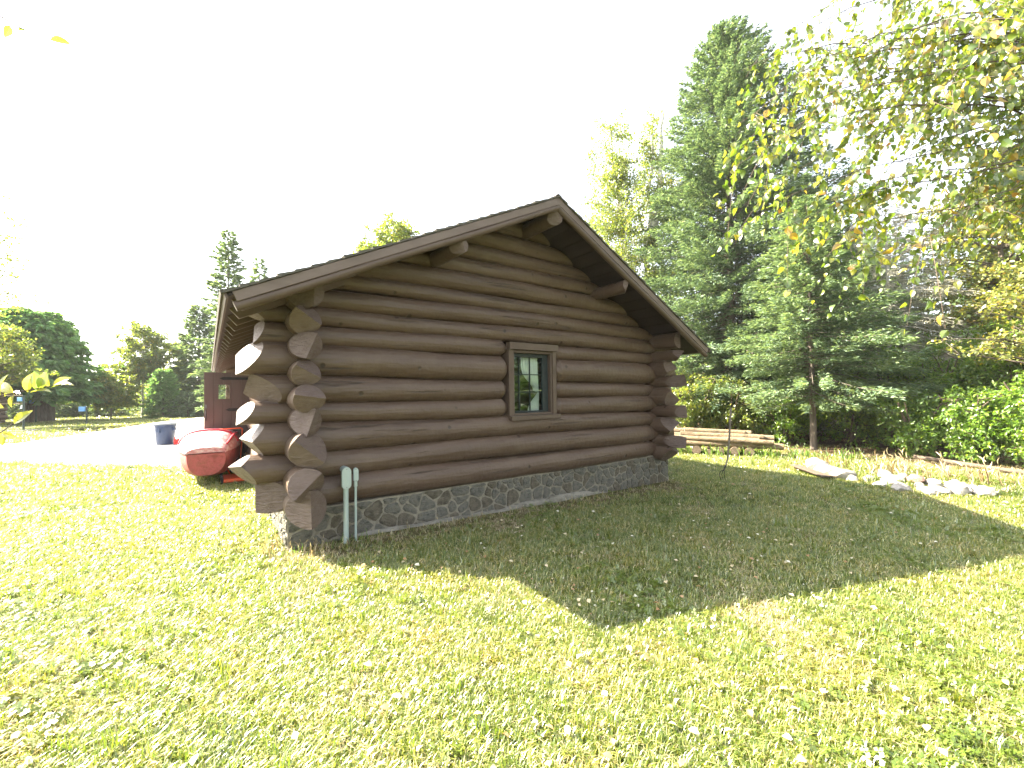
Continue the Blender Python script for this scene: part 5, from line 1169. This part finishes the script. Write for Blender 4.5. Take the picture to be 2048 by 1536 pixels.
# (along image-right, up, towards) tip directions of the leaves on each sprig
def sprig_leaf(p, dr, du, df, L, c, nr=0., nf=-.8, nu=.5): place_leaf(pr2[c], lt, p, rvv * dr + upv * du + fwv * df, rvv * nr + fwv * nf + upv * nu, L)
for (p, dr, du, df, L, c, nr, nf, nu) in [
        ((-1.475, -1.80, 1.62), 1, .12, .1, .075, 3, 0, -.35, 1), ((-1.48, -1.80, 1.622), .9, .48, .1, .082, 4, 0, -.9, .5), ((-1.49, -1.80, 1.615), -.45, .95, .0, .070, 4, .2, -1, .2), ((-1.485, -1.805, 1.612), .8, .30, .2, .06, 1, .3, -.4, 1),
        ((-1.52, -1.815, 1.60), .25, .95, .1, .075, 2, .6, -.8, .1), ((-1.53, -1.82, 1.598), -.15, 1, .1, .09, 0, .9, -.4, .1), ((-1.56, -1.82, 1.588), .15, .85, .0, .085, 4, .4, -1, .1), ((-1.58, -1.83, 1.585), -.95, -.05, .1, .075, 3, 0, -.3, 1),
        ((-1.60, -1.84, 1.580), -.8, .55, .1, .095, 4, 0, -1, .6), ((-1.64, -1.86, 1.572), .1, .9, .1, .095, 3, -.4, -1, .2), ((-1.66, -1.87, 1.568), -.5, .6, .1, .10, 3, 0, -1, .3), ((-1.60, -1.84, 1.575), -.2, -.85, .0, .05, 4, 0, -1, .2),
        ((-1.70, -1.89, 1.56), .85, -.35, .1, .10, 4, 0, -1, .5), ((-1.74, -1.91, 1.56), .3, .9, .0, .1, 2, 0, -1, .3), ((-1.55, -1.82, 1.592), .9, .05, .1, .075, 3, 0, -.3, 1),
        ((-1.57, -1.96, 1.44), .75, .65, .1, .075, 3, .2, -1, .2), ((-1.60, -1.98, 1.40), .7, -.25, .1, .05, 4, 0, -1, .3), ((-1.62, -2.0, 1.385), -.6, .7, .0, .085, 1, 0, -1, .4), ((-1.64, -2.01, 1.37), .2, .9, .0, .09, 0, .2, -1, .3), ((-1.66, -2.03, 1.36), .4, -.8, .0, .08, 4, 0, -1, .3), ((-1.59, -1.97, 1.41), -.2, -.7, .0, .06, 3, .4, -1, .3),
        ((-1.50, -1.80, 3.40), .95, .0, .2, .075, 0, 0, .35, 1), ((-1.58, -1.84, 3.385), -.9, .1, .2, .03, 0, 0, .25, 1), ((-1.62, -1.86, 3.37), -.6, -.3, .3, .06, 4, 0, .4, 1)]:
    sprig_leaf(p, dr, du, df, L * (1.25 if L < .08 else 1.12), c, nr, nf, nu)
for _ in range(150):      # the rest of the little tree, outside the frame
    a = rng.uniform(0, 6.28); z = rng.uniform(1.4, 4.3); r = rng.uniform(.1, .75)
    p = np.array([lx_ + r * math.cos(a), ly_ + r * math.sin(a), z])
    if (p - np.array(CAM)) @ np.array(xr) > -1.25 * ((p - np.array(CAM)) @ np.array(zf)): continue
    place_leaf(pr2[rng.integers(0, 5)], lt, p, rng.normal(0, 1, 3), rng.normal(0, 1, 3), .08)

# ------------------------------------------------------------------ lawn: tufts, clover, straw, fallen leaves
def blades(n, h, wv, spread, lean_, seed, seg=2):
    r = np.random.default_rng(seed); V = []; F = []; A_ = []
    for i in range(n):
        a = r.uniform(0, 6.28); d = np.array([math.cos(a), math.sin(a), 0]); s = np.array([-d[1], d[0], 0]); b = r.normal(0, spread, 3); b[2] = -.005
        hh = h * r.uniform(.5, 1.15); ll = lean_ * r.uniform(.2, 1.3); k = len(V); wd = wv * r.uniform(.7, 1.3)
        q1 = b + np.array([0, 0, hh * .6]) + d * ll * hh * .35; q2 = b + np.array([0, 0, hh * (1 - .25 * ll)]) + d * ll * hh
        V += [b - s * wd, b + s * wd, q1 + s * wd * .8, q1 - s * wd * .8, q2]
        F += [(k, k + 1, k + 2), (k, k + 2, k + 3), (k + 3, k + 2, k + 4)]
        A_ += [r.random()] * 5
    return np.array(V), np.array(F), A_
protos = bpy.data.collections.new('tuft_shapes')
def proto(name, V, F, A_, m):
    o = fast_mesh(name, V, F, MT[m], None, (0, 0, 0), A_); COL.objects.unlink(o); protos.objects.link(o); return o
for s in range(4): proto('tuft_%02d' % s, *blades(18, .044, .0021, .026, 1.05, s), 'grass')
proto('tuft_04', *blades(14, .080, .0022, .016, .65, 11), 'grass')
proto('tuft_05', *blades(12, .035, .0017, .030, 1.5, 12), 'straw')
def cloverp(seed, sz):
    r = np.random.default_rng(seed); V, F, A_ = [], [], []
    for i in range(6):
        c = np.array([r.normal(0, .022), r.normal(0, .022), r.uniform(.012, .035)]); a0 = r.uniform(0, 6.28); rv_ = r.random(); tilt = r.normal(0, .35, 2)
        for j in range(3):
            a = a0 + j * 2.09; d = np.array([math.cos(a), math.sin(a), 0]); s = np.array([-d[1], d[0], 0]); L = sz * r.uniform(.8, 1.2); k = len(V)
            for q in (c, c + d * L * .55 + s * L * .42, c + d * L, c + d * L * .55 - s * L * .42):
                q = q.copy(); q[2] += tilt[0] * (q[0] - c[0]) + tilt[1] * (q[1] - c[1]); V.append(q)
            F += [(k, k + 1, k + 2), (k, k + 2, k + 3)]; A_ += [rv_] * 4
    return np.array(V), np.array(F), A_
proto('tuft_06', *cloverp(1, .014), 'clover'); proto('tuft_07', *cloverp(2, .018), 'clover')
def litterp(seed):
    V, F = stamp(OVATE, np.zeros((1, 3)) + np.array([0, 0, .03]), np.array([[1, 0, .2]]), np.array([[.2, .3, 1.0]]), .032); return V, F
for j, rv_ in enumerate((.1, .45, .9)):
    V, F = litterp(j); proto('tuft_%02d' % (8 + j), V, F, [rv_] * len(V), 'litter')

fp = np.array([zf.x, zf.y]); rp = np.array([xr.x, xr.y]); fp /= np.linalg.norm(fp); rp /= np.linalg.norm(rp)
def fan(n, d0, d1, half=1.75):
    """random points on the ground inside the field of view"""
    d = np.sqrt(rng.uniform(d0 ** 2, d1 ** 2, n)); t = rng.uniform(-half, half, n)
    return np.stack([CAM.x + fp[0] * d + rp[0] * d * t, CAM.y + fp[1] * d + rp[1] * d * t], -1)
def noise2(p, s, seed):
    r = np.random.default_rng(seed); o = 0
    for k in range(5):
        a = r.uniform(0, 6.28); f_ = s * r.uniform(.6, 1.7); o = o + np.sin((p[:, 0] * math.cos(a) + p[:, 1] * math.sin(a)) * f_ + r.uniform(0, 6.28))
    return o / 5
pts = np.concatenate([fan(26000, .2, 3.2), fan(32000, 3.2, 6), fan(34000, 6, 11), fan(28000, 11, 20), fan(20000, 20, 42)])
px, py = pts[:, 0], pts[:, 1]
dist = np.hypot(px - CAM.x, py - CAM.y)
keep = ~((px > -.16) & (px < 6.25) & (py > -.10 - .08 * (px > .5)) & (py < DEPTH + .2))
keep &= ~inside(poly_d := [(-14, 13.5), (-9.5, 13.0), (-4.9, 10.9), (-3.2, 9.0), (-2.2, 7.9), (-1.5, 7.3), (-1.0, 6.4), (-0.25, 5.6), (-0.2, 11), (0.5, 14), (4, 24), (6, 38), (-1, 37), (-3.5, 30), (-4.6, 25), (-6.4, 17.6), (-14, 20)], px + rng.normal(0, .12, len(px)), py + rng.normal(0, .12, len(px)))
bare = bare_amount(px, py); keep &= rng.random(len(px)) > bare * .72
pat = noise2(pts, 1.6, 3); keep &= rng.random(len(px)) > np.clip((-pat - .35) * 1.6, 0, .6)
pts = pts[keep]; px, py = pts[:, 0], pts[:, 1]; dist = dist[keep]; bare = bare[keep]; n = len(pts)
sel = noise2(pts, 2.3, 5) + rng.normal(0, .25, n); sel2 = noise2(pts, 3.5, 9) + rng.normal(0, .3, n)
kind = rng.integers(0, 4, n)
kind[(sel > .62)] = 6 + rng.integers(0, 2, (sel > .62).sum())
kind[(sel2 < -.62)] = 5; kind[rng.random(n) < .10] = 5; kind[rng.random(n) < .03] = 4; kind[rng.random(n) < bare * .8] = 5
lm = rng.random(n) < np.where(dist < 5, .055, .035); kind[lm] = 8 + rng.integers(0, 3, lm.sum())
scl = rng.uniform(.75, 1.3, n) * np.where(dist > 20, 2.4, np.where(dist > 11, 1.7, np.where(dist > 6, 1.25, 1.0)))
scl[lm] = (.5 + 1.1 * rng.random(lm.sum()) ** 2.2) * np.where(dist[lm] > 8, 1.3, 1)
me = bpy.data.meshes.new('grass'); me.vertices.add(n)
me.vertices.foreach_set('co', np.stack([px, py, gz(px, py) + .002], -1).astype(np.float32).ravel())
for nm, ar, ty in (('kind_id', kind.astype(np.int32), 'INT'), ('scl', scl.astype(np.float32), 'FLOAT'), ('rot', rng.uniform(0, 6.28, n).astype(np.float32), 'FLOAT')):
    a = me.attributes.new(nm, ty, 'POINT'); a.data.foreach_set('value', ar)
grass = bpy.data.objects.new('grass', me); COL.objects.link(grass); setp(grass, 'mown lawn grass with clover, dry straw and small fallen leaves', None, None, 'stuff')
gn = bpy.data.node_groups.new('scatter', 'GeometryNodeTree')
gn.interface.new_socket('Geometry', in_out='INPUT', socket_type='NodeSocketGeometry'); gn.interface.new_socket('Geometry', in_out='OUTPUT', socket_type='NodeSocketGeometry')
gi = gn.nodes.new('NodeGroupInput'); go = gn.nodes.new('NodeGroupOutput')
m2p = gn.nodes.new('GeometryNodeMeshToPoints'); iop = gn.nodes.new('GeometryNodeInstanceOnPoints'); ci = gn.nodes.new('GeometryNodeCollectionInfo')
ci.inputs['Collection'].default_value = protos; ci.inputs['Separate Children'].default_value = True; ci.inputs['Reset Children'].default_value = True
def na(nm, ty):
    q = gn.nodes.new('GeometryNodeInputNamedAttribute'); q.data_type = ty; q.inputs['Name'].default_value = nm; return q
ak, as_, ar_ = na('kind_id', 'INT'), na('scl', 'FLOAT'), na('rot', 'FLOAT')
cz = gn.nodes.new('ShaderNodeCombineXYZ'); gn.links.new(ar_.outputs[0], cz.inputs[2])
iop.inputs['Pick Instance'].default_value = True
L_ = gn.links.new
L_(gi.outputs[0], m2p.inputs['Mesh']); L_(m2p.outputs[0], iop.inputs['Points']); L_(ci.outputs[0], iop.inputs['Instance']); L_(ak.outputs[0], iop.inputs['Instance Index'])
L_(cz.outputs[0], iop.inputs['Rotation']); L_(as_.outputs[0], iop.inputs['Scale']); L_(iop.outputs[0], go.inputs[0])
md = grass.modifiers.new('scatter', 'NODES'); md.node_group = gn

# tall weeds round the stone heap, by the foundation and under the poles
def weeds(name, centres, label, n, h, mt, spread=.25):
    P_, D_, N_, Ls = [], [], [], []; m = MB()
    for (x, y) in centres:
        for _ in range(n):
            p = np.array([x + rng.normal(0, spread), y + rng.normal(0, spread), 0]); p[2] = gzf(p[0], p[1])
            hh = h * rng.uniform(.4, 1.1); e_ = p + np.array([rng.normal(0, .2 * hh), rng.normal(0, .2 * hh), hh])
            kk = np.linspace(0, 1, 4)[:, None]; q = p + kk * (e_ - p) + kk * (1 - kk) * np.array([0, 0, .1 * hh])
            P_.append(q[1:]); d = np.repeat((e_ - p)[None], 3, 0) + rng.normal(0, .5, (3, 3)) * hh; D_.append(d); Ls.append(np.full(3, hh * .45))
            P_.append(q[:1]); D_.append((e_ - p)[None]); Ls.append(np.array([hh]))
    P_ = np.concatenate(P_); D_ = np.concatenate(D_); L2 = np.concatenate(Ls); k = len(P_)
    o = leaves(name, LANCE, P_, D_, rng.normal(0, 1, (k, 3)), L2, MT[mt], None, W=np.minimum(L2 * .28, .05)); return setp(o, label, None, None, 'stuff')
weeds('weeds', [(9.9, -2.3), (10.1, -2.9), (10.2, -3.5), (10.2, -4.1), (9.9, -1.6), (10.3, -2.6)], 'thin tall weeds behind the stone heap', 14, .34, 'straw', .25)
weeds('weeds', [(8.95, -2.5), (8.85, -2.9), (9.05, -2.2), (9.3, -3.95), (9.2, -4.15), (9.45, -4.3), (9.2, -1.75)], 'green weeds at the foot of the stone heap', 45, .13, 'clover', .14)
weeds('weeds', [(10.0, 1.1), (10.5, .3), (10.7, -.1), (10.9, .6), (11.2, -.6), (11.6, -1.2), (9.7, 1.8)], 'green weeds growing round the stacked poles', 34, .22, 'hazel', .22)
weeds('weeds', [(.22, -.28), (.52, -.26), (-.1, -.25)], 'small weeds at the foot of the conduits', 7, .09, 'hazel', .06)
weeds('weeds', [(.6 + .33 * k, -.30 - .05 * (k % 3)) for k in range(17)], 'dry grass and needles along the concrete footing', 9, .07, 'straw', .13)
weeds('weeds', [(-.25, -.1), (-.3, .2), (-.1, -.35), (.05, -.45), (-.35, -.2)], 'dry yellow weeds at the foundation corner', 16, .10, 'straw', .12)
# scattered stones of the gravel edge
k = 1400; u = rng.random(k); seg_i = rng.integers(0, 6, k)
E0 = np.array([(-9.5, 13.0), (-4.9, 10.9), (-3.2, 9.0), (-2.2, 7.9), (-1.5, 7.3), (-4.6, 25.0)]); E1 = np.array([(-4.9, 10.9), (-3.2, 9.0), (-2.2, 7.9), (-1.5, 7.3), (-.9, 6.2), (-6.4, 17.6)])
pp = E0[seg_i] + (E1[seg_i] - E0[seg_i]) * u[:, None] + rng.normal(0, .45, (k, 2))
OCT = (np.array([(1, 0, 0), (-1, 0, 0), (0, 1, 0), (0, -1, 0), (0, 0, .7), (0, 0, -.7)], float), np.array([(0, 2, 4), (2, 1, 4), (1, 3, 4), (3, 0, 4), (2, 0, 5), (1, 2, 5), (3, 1, 5), (0, 3, 5)]))
o = leaves('gravel', OCT, np.column_stack([pp, gz(pp[:, 0], pp[:, 1]) + .01]), rng.normal(0, 1, (k, 3)) * [1, 1, .1], np.tile([0, 0, 1.0], (k, 1)), rng.uniform(.012, .04, k), MT['rock'])
setp(o, 'loose pale gravel along the edge of the drive', None, None, 'stuff')

# ------------------------------------------------------------------ thin scattering volume, added to lift the darks of far trees
hz = MB(); hz.box((-90, -60, -1.3), (90, 110, 22))
hm = bpy.data.materials.new('shadow_lift_volume'); hm.use_nodes = True; hn = hm.node_tree; hn.nodes.clear()
ho = hn.nodes.new('ShaderNodeOutputMaterial'); hv = hn.nodes.new('ShaderNodeVolumePrincipled')
hv.inputs['Color'].default_value = (0.97, 0.98, 1.0, 1); hv.inputs['Density'].default_value = 0.0004; hv.inputs['Anisotropy'].default_value = 0.0
hn.links.new(hv.outputs[0], ho.inputs['Volume'])
haze = hz.build('haze', hm); setp(haze, 'thin veil added to lift the dark tones of the far trees', None, None, 'stuff')

for o in bpy.data.objects:
    if 'world_at' in o: del o['world_at']
